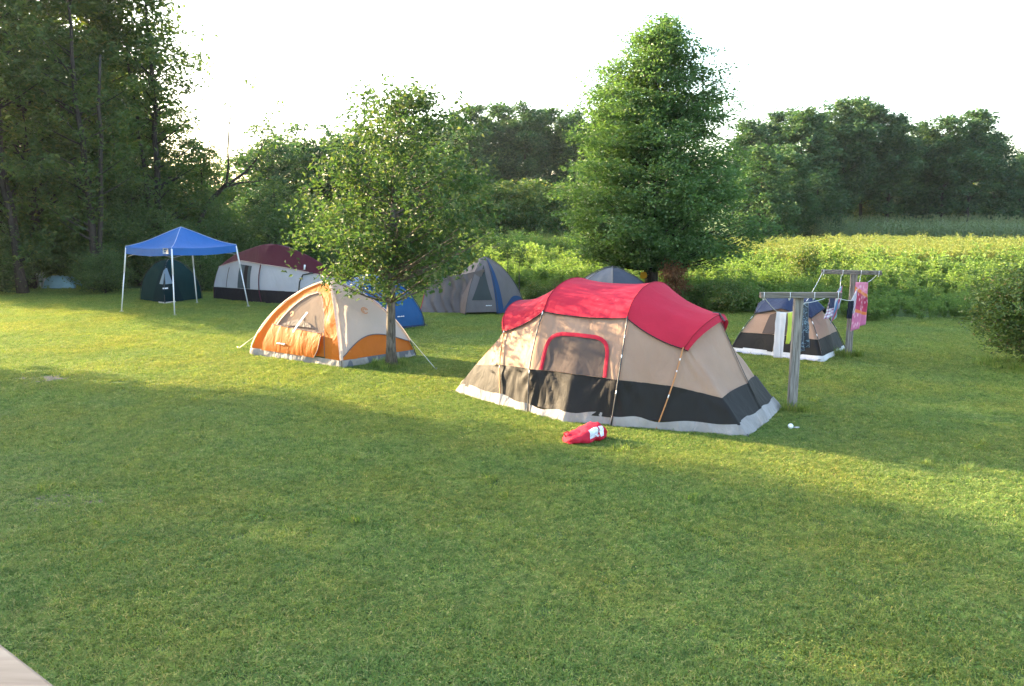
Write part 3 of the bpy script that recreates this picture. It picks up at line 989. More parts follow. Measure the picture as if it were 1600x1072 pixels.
def arch(sc, hw, t0, t1, pw=2.6, bottom=1.0):
    """arched opening in (s,t): full width below, rounded above"""
    def fn(p, q):
        w = hw * (bottom + (1 - bottom) * q) * max(0.0, 1 - q ** (pw * 2.2)) ** (1 / pw) if q < 1 else 0
        return sc + (2 * p - 1) * w, t0 + (t1 - t0) * q
    return fn


def arch_outline(fn, n=14):
    L = [fn(0, i / n) for i in range(n + 1)]
    Rr = [fn(1, i / n) for i in range(n, -1, -1)]
    mid = []
    a, b = fn(0, (n - 0.35) / n), fn(1, (n - 0.35) / n)
    return L[:-1] + [a, ((a[0] + b[0]) / 2, L[-1][1]), b] + Rr[1:]


# ---- fabrics
M['red'] = fabric('red_fly', (0.47, 0.026, 0.050), 0.22, 0.7, 0.06, wrink=0.25, sheen=0, spec=.08)
M['tan'] = fabric('tan_cloth', (0.41, 0.262, 0.18), 0.28, 0.65, 0.07, wrink=0.3)
M['skirt'] = fabric('charcoal_cloth', (0.0165, 0.0145, 0.0125), 0.08, 0.65, 0.12, wrink=0.25, sheen=0.0, tcol=(0.08, 0.065, 0.045), spec=0.2)
M['lightgrey'] = fabric('light_grey_cloth', (0.46, 0.43, 0.41), 0.15, 0.7, 0.10, wrink=0.5)
M['mesh_tan'] = fabric('brown_mesh', (0.115, 0.088, 0.077), 0.3, 0.85, 0.06, wrink=0.2)
M['orange'] = fabric('orange_cloth', (0.55, 0.165, 0.02), 0.40, 0.55, 0.06, wrink=0.35)
M['cream'] = fabric('cream_cloth', (0.54, 0.46, 0.40), 0.34, 0.6, 0.05, wrink=0.2)
M['beigemesh'] = fabric('beige_mesh', (0.22, 0.172, 0.138), 0.3, 0.9, 0.05, wrink=0.1)
M['grey'] = fabric('grey_cloth', (0.150, 0.126, 0.116), 0.25, 0.65, 0.08, wrink=0.35)
M['darkmesh'] = fabric('dark_mesh', (0.05, 0.055, 0.05), 0.2, 0.9, 0.1, wrink=0.1)
M['blue'] = fabric('blue_cloth', (0.014, 0.078, 0.20), 0.2, 0.5, 0.07, wrink=0.35)
M['stripe_blue'] = fabric('steel_blue_cloth', (0.020, 0.055, 0.125), 0.2, 0.55, 0.08, wrink=0.3)
M['navy'] = fabric('navy_cloth', (0.02, 0.032, 0.072), 0.15, 0.5, 0.1, wrink=0.35)
M['canopy_blue'] = fabric('canopy_blue', (0.028, 0.125, 0.37), 0.28, 0.5, 0.06, wrink=0.2)
M['maroon'] = fabric('maroon_cloth', (0.085, 0.014, 0.032), 0.2, 0.5, 0.08, wrink=0.3)
M['white'] = fabric('white_cloth', (0.50, 0.50, 0.53), 0.35, 0.6, 0.05, wrink=0.3)
M['black'] = fabric('black_cloth', (0.018, 0.015, 0.018), 0.05, 0.6, 0.1, wrink=0.4)
M['green'] = fabric('dark_green_cloth', (0.008, 0.026, 0.026), 0.08, 0.95, 0.1, wrink=0.35, sheen=0, spec=.03)
M['greylight'] = fabric('pale_blue_window', (0.20, 0.27, 0.33), 0.3, 0.6, 0.05, wrink=0.1)
M['logo_white'] = plain('logo_white', (0.75, 0.75, 0.75), 0.7, var=0.02)
M['logo_orange'] = plain('logo_orange', (0.5, 0.22, 0.10), 0.8, var=0.05)
M['olive_wall'] = fabric('slate_cloth', (0.05, 0.055, 0.07), 0.15, 0.6, 0.08, wrink=0.3)


def curve(ground, top, zs, bulge=0.0, cen=None, ts=None):
    """key curve: ground -> top, passing heights zs at ts"""
    ts = ts or (0, 0.1, 0.42, 0.72, 1.0)
    out = Vector((ground.x - cen.x, ground.y - cen.y, 0)).normalized()
    ps = []
    for z in zs:
        a = z / top.z
        p = ground.lerp(top, a) + out * (bulge * math.sin(math.pi * a))
        ps.append(p)
    return (list(ts), ps)


# ---- 1. the big red and tan tent
def big_tent():
    A, C, D = G(708, 613), G(1168, 683), G(1215, 637)
    u = (C - A).normalized(); v = Vector((-u.y, u.x, 0))
    HL = (C - A).length / 2
    HW = (D - C).dot(v) / 2
    cen = (A + C) / 2 + v * HW
    TENT_FOOT.append([(p.x, p.y) for p in (cen + u * -HL * .97 - v * HW * .95, cen - v * (HW + .62), cen + u * HL * .97 - v * HW * .95, cen + u * HL * .97 + v * HW * .95, cen + v * (HW + .62), cen + u * -HL * .97 + v * HW * .95)])
    def T(a, b, z=0.0): return cen + u * a + v * b + Vector((0, 0, z))
    k = HL / 2.54
    root = thing('dome_tent', 'large tan tent with a red arched fly and dark skirt on the lawn', 'tent', cen)
    def hw(a): return HW + 0.69 * (1 - abs(a) / HL)
    def key(a, b, ta, tb, tz, waist, bulge):
        g, t = T(a, b), T(ta, tb, tz)
        return curve(g, t, (0, 0.15 if abs(a) < HL - .01 else 0.17, waist, waist + (tz - waist) * .52, tz), bulge, cen)
    keys = []
    f = [(-HL, -HW, -1.60, -.78, 1.17, .52, 0.0), (-1.34, -hw(1.34), -1.55, -.86, 1.175, .63, .05), (-.72, -hw(.72), -.72, -1.0, 1.585, .68, .10),
         (0, -hw(0), 0, -1.01, 1.555, .69, .03), (.70, -hw(.70), .72, -1.0, 1.585, .68, .10), (1.34, -hw(1.34), 1.55, -.86, 1.175, .63, .05), (HL, -HW, 1.62, -.78, 1.17, .50, 0.0)]
    for q in f: keys.append(key(*q))
    keys.append(key(HL + .02, 0, 1.80, 0, 1.52, .56, -.02))
    for q in reversed(f): keys.append(key(q[0], -q[1], q[2], -q[3], *q[4:]))
    keys.append(key(-HL - .02, 0, -1.80, 0, 1.52, .56, -.02))
    sh = Shell(keys, 0.035, 1)
    n = sh.n
    # wall pieces
    def pulls(s, t):
        f = s - math.floor(s)
        return .006 * math.sin(f * 40 + 6 * t) * math.exp(-((t - 1) / .25) ** 2) + .008 * math.sin(f * 9 + 14 * t + s * 3) * math.exp(-((f - .5) / .6) ** 2)
    mb = MB(); sh.patch(mb, 0, n, 0.42, 1.0, n * 14, 16, 0, 0.018, 3.0, pulls); mb.build('wall', M['tan'], root)
    def folds(s, t):
        # tension folds fanning down from the pole foot and the waist seam
        w = 0.0
        for s0, t0, k, a in ((2.25, .47, 16, .016), (3.85, .50, 13, .014), (1.5, .46, 11, .010), (4.55, .46, 9, .008), (5.5, .44, 8, .009)):
            dx, dy = (s - s0) * 1.1, (t0 - t) * 1.6
            r = math.hypot(dx, dy)
            w += a * math.sin(math.atan2(dx, dy + .05) * k) * math.exp(-((r - .35) / .42) ** 2)
        return w
    mb = MB(); sh.patch(mb, 0, n, 0.085, 0.422, n * 16, 12, 0.004, 0.012, 3.5, folds); mb.build('skirt', M['skirt'], root)
    mb = MB(); sh.patch(mb, 0, n, lambda s: 0.0, lambda s: 0.098 + 0.014 * math.sin(s * 2.1) + .012 * math.sin(s * 7.3), n * 16, 5, 0.024, 0.055, 3.5); mb.build('sod_cloth', fabric('sod_cloth', (.29, .265, .245), .12, .8, .22, wrink=.6, wr_scale=7), root)
    # window with a red rim between the two main poles
    fn = arch(2.98, 0.70, 0.425, 0.80, 3.2, 1.06)
    w = MB(); sh.shape(w, fn, 0.022, 14, 12, 0.012, 3); wo = w.build('window', M['mesh_tan'], root)
    b = MB(); sh.band(b, arch_outline(fn), 0.062, 0.034); b.build('rim', M['red'], wo)
    z = MB(); sh.band(z, [(7.0, 0.08 + 0.9 * i / 16) for i in range(17)], 0.03, 0.016)
    z.build('zip', M['skirt'], root)
    # lower zips down the front panels
    # fly
    def arc(pts, m=22):
        ts = [i / (len(pts) - 1) for i in range(len(pts))]
        vs = [Vector(p) for p in pts]
        return [hermite(ts, vs, i / m) for i in range(m + 1)]
    def hoop(a, vf, zf, zt, am=None):
        am = a if am is None else am
        pts = [(a, -vf, zf), (a + (am - a) * .45, -vf * .82, zf + (zt - zf) * .50), (a + (am - a) * .85, -vf * .46, zf + (zt - zf) * .86), (am, 0, zt),
               (a + (am - a) * .85, vf * .46, zf + (zt - zf) * .86), (a + (am - a) * .45, vf * .82, zf + (zt - zf) * .50), (a, vf, zf)]
        return arc(pts)
    hoops = [hoop(-1.62, .855, 1.12, 1.48, -1.86), hoop(-1.57, .885, 1.15, 1.57, -1.80), hoop(-.72, 1.03, 1.56, 2.02), hoop(.72, 1.03, 1.56, 2.02), hoop(1.57, .885, 1.15, 1.57, 1.80), hoop(1.62, .855, 1.12, 1.48, 1.86)]
    rows = []
    for i in range(len(hoops) - 1):
        m = 2 if i in (0, 4) else 14
        for j in range(m):
            a = j / m
            sg = 4 * a * (1 - a) * (0.0 if m == 2 else (0.075 if i == 2 else 0.11))
            row = []
            for q, (p0, p1) in enumerate(zip(hoops[i], hoops[i + 1])):
                p = p0.lerp(p1, a)
                e = abs(q / 22 - .5) * 2
                p.z -= sg * (1 - .55 * e)
                p.y *= 1 + .3 * sg * (e > .9)
                w = 0.015 * math.sin(q * 1.6 + 1.5 * math.sin(a * 2.5 + i)) ** 3 * (1 + .5 * math.sin(q * .7 + i)) * 4 * a * (1 - a) * min(1, 3 * (1 - e))
                p.z += w
                row.append(tuple(T(p.x, p.y, p.z + .012)))
            rows.append(row)
    rows.append([tuple(T(p.x, p.y, p.z + .012)) for p in hoops[-1]])
    mb = MB(); mb.grid(np.array(rows)); fly = mb.build('fly', M['red'], root); sharpen(fly, 28)
    sm = MB()
    for h in (1, 2, 3, 4): sm.tube([T(p.x, p.y, p.z + .014) for p in hoops[h]], .007, 5)
    sm.build('seam', fabric('seam_red', (.24, .012, .022), .05, .8, spec=.05), fly)
    # dark edge tape under the fly, black tab on the crest of the end
    e = MB()
    for side in (0, 22):
        pts = [Vector(r[side]) for r in rows]
        out = [(p - cen).normalized() for p in pts]
        e.tube([p + Vector((0, 0, -.004)) for p in pts], 0.009, 5)
    e.build('edge_tape', M['black'], fly)
    t = MB(); t.ribbon([T(1.70, 0.0, 1.60), T(1.80, 0, 1.595), T(1.84, 0, 1.54), T(1.875, 0, 1.49)], [Vector((0, 0, 1)), Vector((0, 0, 1)), u, u], .07, .012); t.build('tab', M['black'], fly)
    # poles: front and back legs of the four hoops
    for s in (1, 2, 4, 5, 9, 10, 12, 13):
        mb = MB(); sh.pole(mb, s, 0.0, 1.0, 0.011, 0.03)
        o = mb.build('pole', M['orange_pole'] if s in (5, 1) else M['black_pole'], root)
        if s in (5, 1): o['label'] = 'orange tent pole'
        for t in ((0.30, .62, .80) if s in (4, 5) else (.38, .95)):
            c = MB()
            p0, p1 = sh.P(s, t) + sh.Nn(s, t) * .032, sh.P(s, t + .03) + sh.Nn(s, t + .03) * .032
            c.tube([p0, p1], 0.010, 6)
            c.build('clip', M['white_plastic'], o)
    # corner pegs
    for p, d in ((C, u - v), (D, u + v), (A, -u - v)):
        q = MB(); q.tube([p + Vector((0, 0, .04)), p + d.normalized() * .07 + Vector((0, 0, -.01))], 0.008, 5); q.build('peg', M['black_pole'], root)
    return root


big_tent()


# ---- dome helper
def dome_shell(corners, apex, pw=1.75, sag=0.03, seed=0, mids=True, n=7, topflat=0.0):
    cen = sum(corners, Vector()) / len(corners)
    keys = []
    m = len(corners)
    def kc(g, pw):
        ts, ps = [], []
        for i in range(n + 1):
            t = i / n
            th = t * math.pi / 2
            h = math.cos(th) ** (2 / pw); z = math.sin(th) ** (2 / pw)
            p = Vector((apex.x + (g.x - apex.x) * h, apex.y + (g.y - apex.y) * h, apex.z * z))
            ts.append(t); ps.append(p)
        return ts, ps
    for i in range(m):
        keys.append(kc(corners[i], pw))
        if mids:
            a = kc(corners[i], pw); b = kc(corners[(i + 1) % m], pw)
            keys.append((a[0], [p.lerp(q, .5) for p, q in zip(a[1], b[1])]))
    sh = Shell(keys, sag, seed)
    return sh


def foot(corners, k=.95):
    c = sum(corners, Vector()) / len(corners)
    TENT_FOOT.append([(c.x + (p.x - c.x) * k, c.y + (p.y - c.y) * k) for p in corners])


def guy(root, a, b, r=0.006):
    m = MB(); m.tube([a, b], r, 5); m.build('guy_line', M['rope'], root)
    d = (a - b); d.z = 0; d.normalize()
    m = MB(); m.tube([b + Vector((0, 0, .05)) - d * .02, b + d * .03 + Vector((0, 0, -.02))], .007, 5); m.build('peg', M['steel_peg'], root)


# ---- 2. orange and cream dome tent beside the oak
def orange_tent():
    Lc, Fc, Rc = G(393, 553), G(535, 575), G(648, 557)
    Bc = Lc + Rc - Fc
    cs = [Lc, Fc, Rc, Bc]
    foot(cs)
    cen = (Lc + Rc) / 2
    apex = Vector((cen.x, cen.y, 1.62))
    root = thing('dome_tent', 'orange and cream dome tent with an arched mesh door beside the young oak', 'tent', cen)
    sh = dome_shell(cs, apex, 1.52, 0.0, 3)
    # keys: 0 L, 1 mid LF, 2 F, 3 mid FR, 4 R, 5, 6 B, 7
    mb = MB(); sh.patch(mb, 0, 8, 0.0, 0.095, 120, 4, 0.02, 0.05, 6); mb.build('floor_tub', fabric('tub_cloth', (.30, .27, .245), .1, .6, .25, wrink=.7, wr_scale=10), root)
    mb = MB(); sh.patch(mb, 2, 8, 0.0, 0.10, 60, 3, 0.016, 0.02, 4); mb.build('side_tub', fabric('grey_tub', (0.13, 0.13, 0.14), 0.1, 0.6), root)
    hi = lambda s: 0.115 + 0.18 * math.sin(math.pi * min(1, max(0, (s - 2) / 2.4)) ** .8) if s <= 4.4 else 0.25
    mb = MB(); sh.patch(mb, 2, 8, 0.095, lambda s: hi(s) + .02, 60, 8, 0.0, 0.02, 3); mb.build('side_wall', M['orange'], root)
    mb = MB(); sh.patch(mb, 2, 8, hi, 1.0, 60, 16, 0.022, 0.016, 2.2); fly = mb.build('fly', M['cream'], root)
    e = MB(); sh.band(e, [(2 + 6 * i / 60, hi(2 + 6 * i / 60)) for i in range(61)], .022, .03); e.build('hem', M['grey'], fly)
    # front face: orange frame, cream hood on top
    fn = arch(.97, 0.62, 0.11, 0.72, 2.3, 1.10)
    out = arch_outline(fn, 16)
    # front wall as two cheeks and a lintel round the door opening
    def cheek(side):
        def f(p, q):
            t = 0.08 + (0.72 - 0.08) * q
            qq = max(0, (t - .11) / .61)
            s_in = fn(0 if side < 0 else 1, min(1, qq))[0]
            s_out = 0.0 if side < 0 else 2.0
            return s_out + (s_in - s_out) * p, t
        return f
    mb = MB(); sh.shape(mb, cheek(-1), 0.0, 10, 14, .015); sh.shape(mb, cheek(1), 0.0, 10, 14, .03, 4)
    sh.patch(mb, 0, 2, .715, .93, 16, 5, 0.006); mb.build('front_wall', M['orange'], root)
    mb = MB(); sh.patch(mb, -0.02, 2.02, lambda s: .84 + .05 * (1 - abs(s - 1)), 1.0, 20, 8, 0.02, .012)
    mb.build('hood', M['cream'], root)
    d = MB(); sh.shape(d, fn, -0.03, 14, 14, .008); door = d.build('door_mesh', M['beigemesh'], root)
    z = MB(); sh.band(z, out, .022, .014); z.build('zip', M['grey'], door)
    # floor seen through? the low grey sill behind the flap
    w = MB(); sh.shape(w, lambda p, q: (.46 + .96 * p, .36 + .06 * q * math.sin(math.pi * min(1, p * 1.1))), 0.0, 12, 3); w.build('sill', M['grey'], door)
    w = MB(); sh.shape(w, lambda p, q: fn(p, q * .36), -.012, 12, 6, .02); w.build('lower_panel', M['orange'], door)
    # unzipped door flap folded down
    def flap(p, q):
        return .24 + 1.36 * p - .16 * p * (1 - q) ** 2, 0.085 + (0.265 - 0.03 * p) * q
    P = []
    for i in range(29):
        row = []
        for j in range(11):
            p, q = i / 28, j / 10
            s, t = flap(p, q)
            bul = .025 + .055 * math.sin(math.pi * min(1, q * .75 + .1)) * (0.3 + 0.7 * p) + .012 * mnoise.noise(Vector((p * 13 + q * 2, q * 1.2, 4))) * (.6 + q)
            x = sh.P(s, t) + sh.Nn(s, t) * bul
            row.append(tuple(x))
        P.append(row)
    fm = MB(); fm.grid(np.array(P)); fl = fm.build('door_flap', M['orange'], root)
    z = MB(); pts = [Vector(r[-1]) for r in P] + [Vector(P[-1][j]) for j in range(9, -1, -1)]
    z.tube(pts, .010, 5); z.build('zip', M['grey'], fl)
    lg = MB()
    for k in range(4):
        s = .60 + .05 * k
        lg.tube([sh.P(s, .185) + sh.Nn(s, .185) * .065, sh.P(s + .04, .188) + sh.Nn(s + .045, .188) * .066], .016, 5)
    lg.build('logo', M['logo_white'], fl)
    # white strap in the door
    st = MB(); st.ribbon([sh.P(1.06, .49) + sh.Nn(1.06, .49) * .02, sh.P(1.0, .40) + sh.Nn(1, .4) * .06, sh.P(.93, .30) + sh.Nn(.93, .3) * .1], [sh.Nn(1, .4)] * 3, .05, 0); st.build('strap', M['logo_white'], root)
    # emblems: small ring prints
    for s, t, rr, tgt in ((3.15, .50, .075, 0), (.62, .46, .05, 1)):
        em = MB()
        c = sh.P(s, t); nn = sh.Nn(s, t)
        a = nn.orthogonal().normalized(); b = nn.cross(a)
        for k in range(2):
            pts = [c + (a * math.cos(x) + b * math.sin(x)) * rr * (1 - .45 * k) + nn * .036 for x in [i * 2 * math.pi / 12 * (.7 if k else .85) for i in range(13)]]
            em.ribbon(pts, [nn] * 13, .022, .004)
        em.build('emblem', M['logo_orange'], root)
    # pole sleeves (cream) on the four corners, pole feet black
    for s in (0, 2, 4, 6):
        p = MB(); sh.band(p, [(s, .10 + .88 * i / 18) for i in range(19)], .075, .032); so_ = p.build('pole_sleeve', M['cream'], root)
        q = MB(); sh.pole(q, s, 0, .2, .010, .03, 6); q.build('pole', M['black_pole'], so_)
    guy(root, sh.P(4, .22) + sh.Nn(4, .22) * .04, G(682, 578))
    guy(root, sh.P(0, .22) + sh.Nn(0, .22) * .04, G(372, 545))


orange_tent()


# ---- 3. blue dome tent behind it
def blue_tent():
    cs = [Vector((-4.15, 20.0, 0)), G(663, 511), None, None]
    ed = cs[1] - cs[0]; pv = Vector((-ed.y, ed.x, 0)).normalized() * 2.1
    cs[2] = cs[1] + pv; cs[3] = cs[0] + pv
    foot(cs)
    cen = (cs[0] + cs[2]) / 2
    root = thing('dome_tent', 'bright blue dome tent partly hidden behind the orange tent and oak trunk', 'tent', cen)
    sh = dome_shell(cs, Vector((cen.x, cen.y, 1.42)), 1.8, .02, 5)
    mb = MB(); sh.patch(mb, 0, 8, 0.03, .42, 64, 8, 0, .02); mb.build('wall', M['blue'], root)
    mb = MB(); sh.patch(mb, 0, 8, .40, 1.0, 64, 14, .012, .02); mb.build('fly', M['blue'], root)
    mb = MB(); sh.patch(mb, 0, 8, 0.0, .04, 64, 2, .008, .02); mb.build('floor_tub', M['navy'], root)
    for s in (0, 2, 4, 6):
        q = MB(); sh.pole(q, s, 0, 1, .009, .02); q.build('pole', M['navy'], root)
    lg = MB()
    for k, w in enumerate((.05, .03, .04, .03)):
        s = 1.28 + .055 * k
        lg.tube([sh.P(s, .175) + sh.Nn(s, .175) * .02, sh.P(s + w * .8, .175) + sh.Nn(s, .175) * .02], .016, 5)
    lg.build('logo', M['logo_white'], root)
    q = MB(); q.tube([cs[1] + Vector((0, 0, .12)), cs[1] + Vector((.12, -.06, 0))], .01, 5); q.build('peg', M['black_pole'], root)


blue_tent()


# ---- 4. grey tent with a draped vestibule
def grey_tent():
    p0, p1, p2 = G(728, 493), G(778, 492), G(820, 485)
    p3 = p2 + Vector((-.1, 1.5, 0)); p4 = p0 + Vector((.1, 2.9, 0)); p5 = p0 + Vector((-.75, 1.6, 0))
    cs = [p0, p1, p2, p3, p4, p5]
    foot(cs)
    cen = sum(cs, Vector()) / 6
    ap = At(757, 402, cen.y - .25)
    root = thing('dome_tent', 'grey tent with a blue stripe and wrinkled side flap behind the oak', 'tent', cen)
    sh = dome_shell(cs, ap, 1.5, .02, 8)
    # keys 0 p0,1,2 p1,3,4 p2 ...
    mb = MB(); sh.patch(mb, 2, 12, 0.02, 1.0, 80, 16, 0, .02); mb.build('wall', M['grey'], root)
    mb = MB(); sh.patch(mb, 0, 2, .06, 1.0, 16, 16, 0, .012); fr = mb.build('front_panel', M['grey'], root)
    fn = lambda p, q: (1 + (2 * p - 1) * .72 * (1 - .93 * q), .24 + .46 * q)
    mb = MB(); sh.shape(mb, fn, .014, 8, 10); mb.build('door_mesh', M['darkmesh'], root)
    mb = MB(); sh.patch(mb, 1.92, 2.42, .03, 1.0, 6, 18, .014, .012); mb.build('blue_stripe', M['stripe_blue'], root)
    mb = MB(); sh.patch(mb, 2.42, 4.3, .0, lambda s: .10 + .16 * math.sin(math.pi * min(1, (s - 2.42) / 2.2)), 14, 5, .016, .02); mb.build('blue_patch', M['stripe_blue'], root)
    lg = MB()
    for k in range(4):
        s = 1.25 + .10 * k
        lg.tube([sh.P(s, .165) + sh.Nn(s, .165) * .015, sh.P(s + .07, .17) + sh.Nn(s + .07, .17) * .015], .012, 5)
    lg.build('logo', M['logo_white'], root)
    for s in (0, 2, 4):
        q = MB(); sh.pole(q, s, 0, 1, .010, .02); q.build('pole', M['black_pole'], root)
    # vestibule flap: from the ridge to the ground on the left
    a0, a1 = G(655, 489), G(730, 490)
    b0, b1 = At(671, 430, a0.y + .55), At(757, 420, p0.y + .45)
    P = []
    for i in range(49):
        row = []
        for j in range(19):
            x, q = i / 48, j / 18
            lo = a0.lerp(a1, x); hi = b0.lerp(b1, x)
            hi.z += -.10 * math.sin(math.pi * x) * 1.0
            p = lo.lerp(hi, q)
            p += Vector((0, .10, 0)) * math.sin(math.pi * q)
            fold = math.sin((x * 1.25 + q * .55 + .08 * math.sin(6 * q)) * 26) * .06 + .03 * math.sin((x * 1.1 + q * .7) * 47)
            p += Vector((-.3, -.95, .05)) * fold * (.25 + .75 * math.sin(math.pi * min(1, .25 + q * .75))) * (.4 + .6 * math.sin(math.pi * min(1, x * 1.1)))
            row.append(tuple(p))
        P.append(row)
    mb = MB(); mb.grid(np.array(P)); fl = mb.build('side_flap', M['grey'], root)
    t = MB(); t.tube([Vector(q) for q in P[0]], .010, 5); t.build('red_trim', M['red'], fl)
    # roof from the flap ridge back to the dome
    P2 = [[tuple(Vector(P[i][-1]).lerp(sh.P(10 + 2 * i / 48, .45) if i < 40 else Vector(P[i][-1]) + Vector((0, .3, -.1)), q / 4) - Vector((0, 0, .06 * math.sin(math.pi * q / 4)))) for q in range(5)] for i in range(49)]
    mb = MB(); mb.grid(np.array(P2)); mb.build('roof_flap', M['grey'], root)


grey_tent()


# ---- 5. navy dome peeping over the red fly
def navy_tent():
    d = 21.5
    ap = At(957, 417, d)
    cs = [Vector((ap.x + 1.75 * math.cos(a), d + 1.5 * math.sin(a), 0)) for a in [R(k) for k in (-150, -95, -30, 30, 90, 150)]]
    foot(cs)
    cen = Vector((ap.x, d, 0))
    root = thing('dome_tent', 'slate blue dome tent showing only its peak behind the red fly', 'tent', cen)
    sh = dome_shell(cs, ap, 1.55, .03, 9)
    mb = MB(); sh.patch(mb, 2, 12, 0.0, 1.0, 80, 16, 0, .015); mb.build('wall', M['olive_wall'], root)
    mb = MB(); sh.patch(mb, 0, 2, 0.0, 1.0, 14, 16, 0, .015); mb.build('side_panel', fabric('pale_slate', (0.15, 0.15, 0.155), .2, .6), root)
    for s in (0, 2, 4, 6, 8, 10):
        q = MB(); sh.pole(q, s, 0, 1, .010, .02); q.build('pole', M['black_pole'], root)
    for s in (0, 4):
        p = sh.P(s, .62) + sh.Nn(s, .62) * .02
        guy(root, p, Vector((p.x + (1.5 if s else -1.0), p.y - .6, 0)))


navy_tent()


# ---- 6. small blue, tan and charcoal tent by the clothes line
def small_tent():
    a, b, c = G(1141, 549), G(1286, 566), G(1321, 547)
    dd = a + c - b
    cs = [a, b, c, dd]
    foot(cs)
    cen = (a + c) / 2
    root = thing('dome_tent', 'small tan tent with a navy fly and charcoal skirt by the clothes line', 'tent', cen)
    def ring(p, k, z): return Vector((cen.x + (p.x - cen.x) * k, cen.y + (p.y - cen.y) * k, z))
    keys = []
    for i in range(4):
        p, q = cs[i], cs[(i + 1) % 4]
        keys.append(curve(p, ring(p, .56, .90), (0, .10, .43, .66, .90), .05, cen))
        m = (p + q) / 2
        keys.append(curve(m, ring(m, .66, 1.0), (0, .10, .46, .72, 1.0), .03, cen))
    sh = Shell(keys, .02, 12)
    mb = MB(); sh.patch(mb, 0, 8, .42, 1, 64, 8, 0, .012); mb.build('wall', M['tan'], root)
    mb = MB(); sh.patch(mb, 0, 8, .09, .425, 64, 6, .004, .02, 4); mb.build('skirt', M['skirt'], root)
    mb = MB(); sh.patch(mb, 0, 8, 0, .11, 64, 3, .018, .025, 3); mb.build('sod_cloth', fabric('white_sod', (.62, .60, .58), .15, .7), root)
    # darker mesh window on the front, zips
    w = MB(); sh.shape(w, arch(.98, .40, .43, .97, 5, 1.05), .014, 10, 8); w.build('window', M['mesh_tan'], root)
    # fly
    fk = []
    rdg = [Vector((cen.x, cen.y, 1.27)) + (b - a).normalized() * k for k in (-.28, 0, .28)]
    for i in range(8):
        g = sh.P(i, 1.0)
        out = Vector((g.x - cen.x, g.y - cen.y, 0)).normalized()
        tgt = rdg[[0, 1, 2, 2, 2, 1, 0, 0][i]]
        lowp = g + out * .07 + Vector((0, 0, -.05 if i % 2 == 0 else .02))
        ps = [lowp, g.lerp(tgt, .33) + Vector((0, 0, .10)), g.lerp(tgt, .70) + Vector((0, 0, .075)), tgt]
        fk.append(([0, .33, .7, 1], ps))
    fs = Shell(fk, .012, 14)
    mb = MB(); fs.patch(mb, 0, 8, 0, 1, 64, 12, .01, .012); fly = mb.build('fly', M['navy'], root)
    e = MB(); fs.band(e, [(8 * i / 64, .01) for i in range(65)], .02, .016); e.build('edge_tape', M['black'], fly)
    vb = MB(); vb.tube([Vector((cen.x - .1, cen.y - .28, 1.215)), Vector((cen.x + .05, cen.y - .26, 1.235))], .025, 6); vb.build('vent_tab', M['logo_white'], fly)
    for s in (0, 2, 4, 6):
        q = MB(); sh.pole(q, s, 0, 1, .009, .02); o = q.build('pole', M['black_pole'], root)
        for t in (.5, .8):
            k = MB(); k.tube([sh.P(s, t) + sh.Nn(s, t) * .022, sh.P(s, t + .06) + sh.Nn(s, t + .06) * .022], .009, 6)
            k.build('clip', M['white_plastic'], o)
    # crumpled ground sheet sticking out in front
    P = []
    u = (b - a).normalized(); nv = Vector((u.y, -u.x, 0))
    for i in range(41):
        row = []
        for j in range(6):
            x, q = i / 40, j / 5
            w = .12 + .06 * math.sin(x * 11) + .03 * math.sin(x * 29)
            p = a.lerp(b, .06 + .93 * x) + nv * (q * w - .03)
            z = .03 + .035 * abs(mnoise.noise(Vector((x * 14, q * 2.5, 3)))) * (1 + q) - .02 * (q > .9)
            row.append((p.x, p.y, max(.012, z)))
        P.append(row)
    mb = MB(); mb.grid(np.array(P)); mb.build('ground_sheet', fabric('white_sheet', (.42, .41, .42), .1, .5, .1, wrink=.6), root)
    return cen, a, b


st_c, st_a, st_b = small_tent()


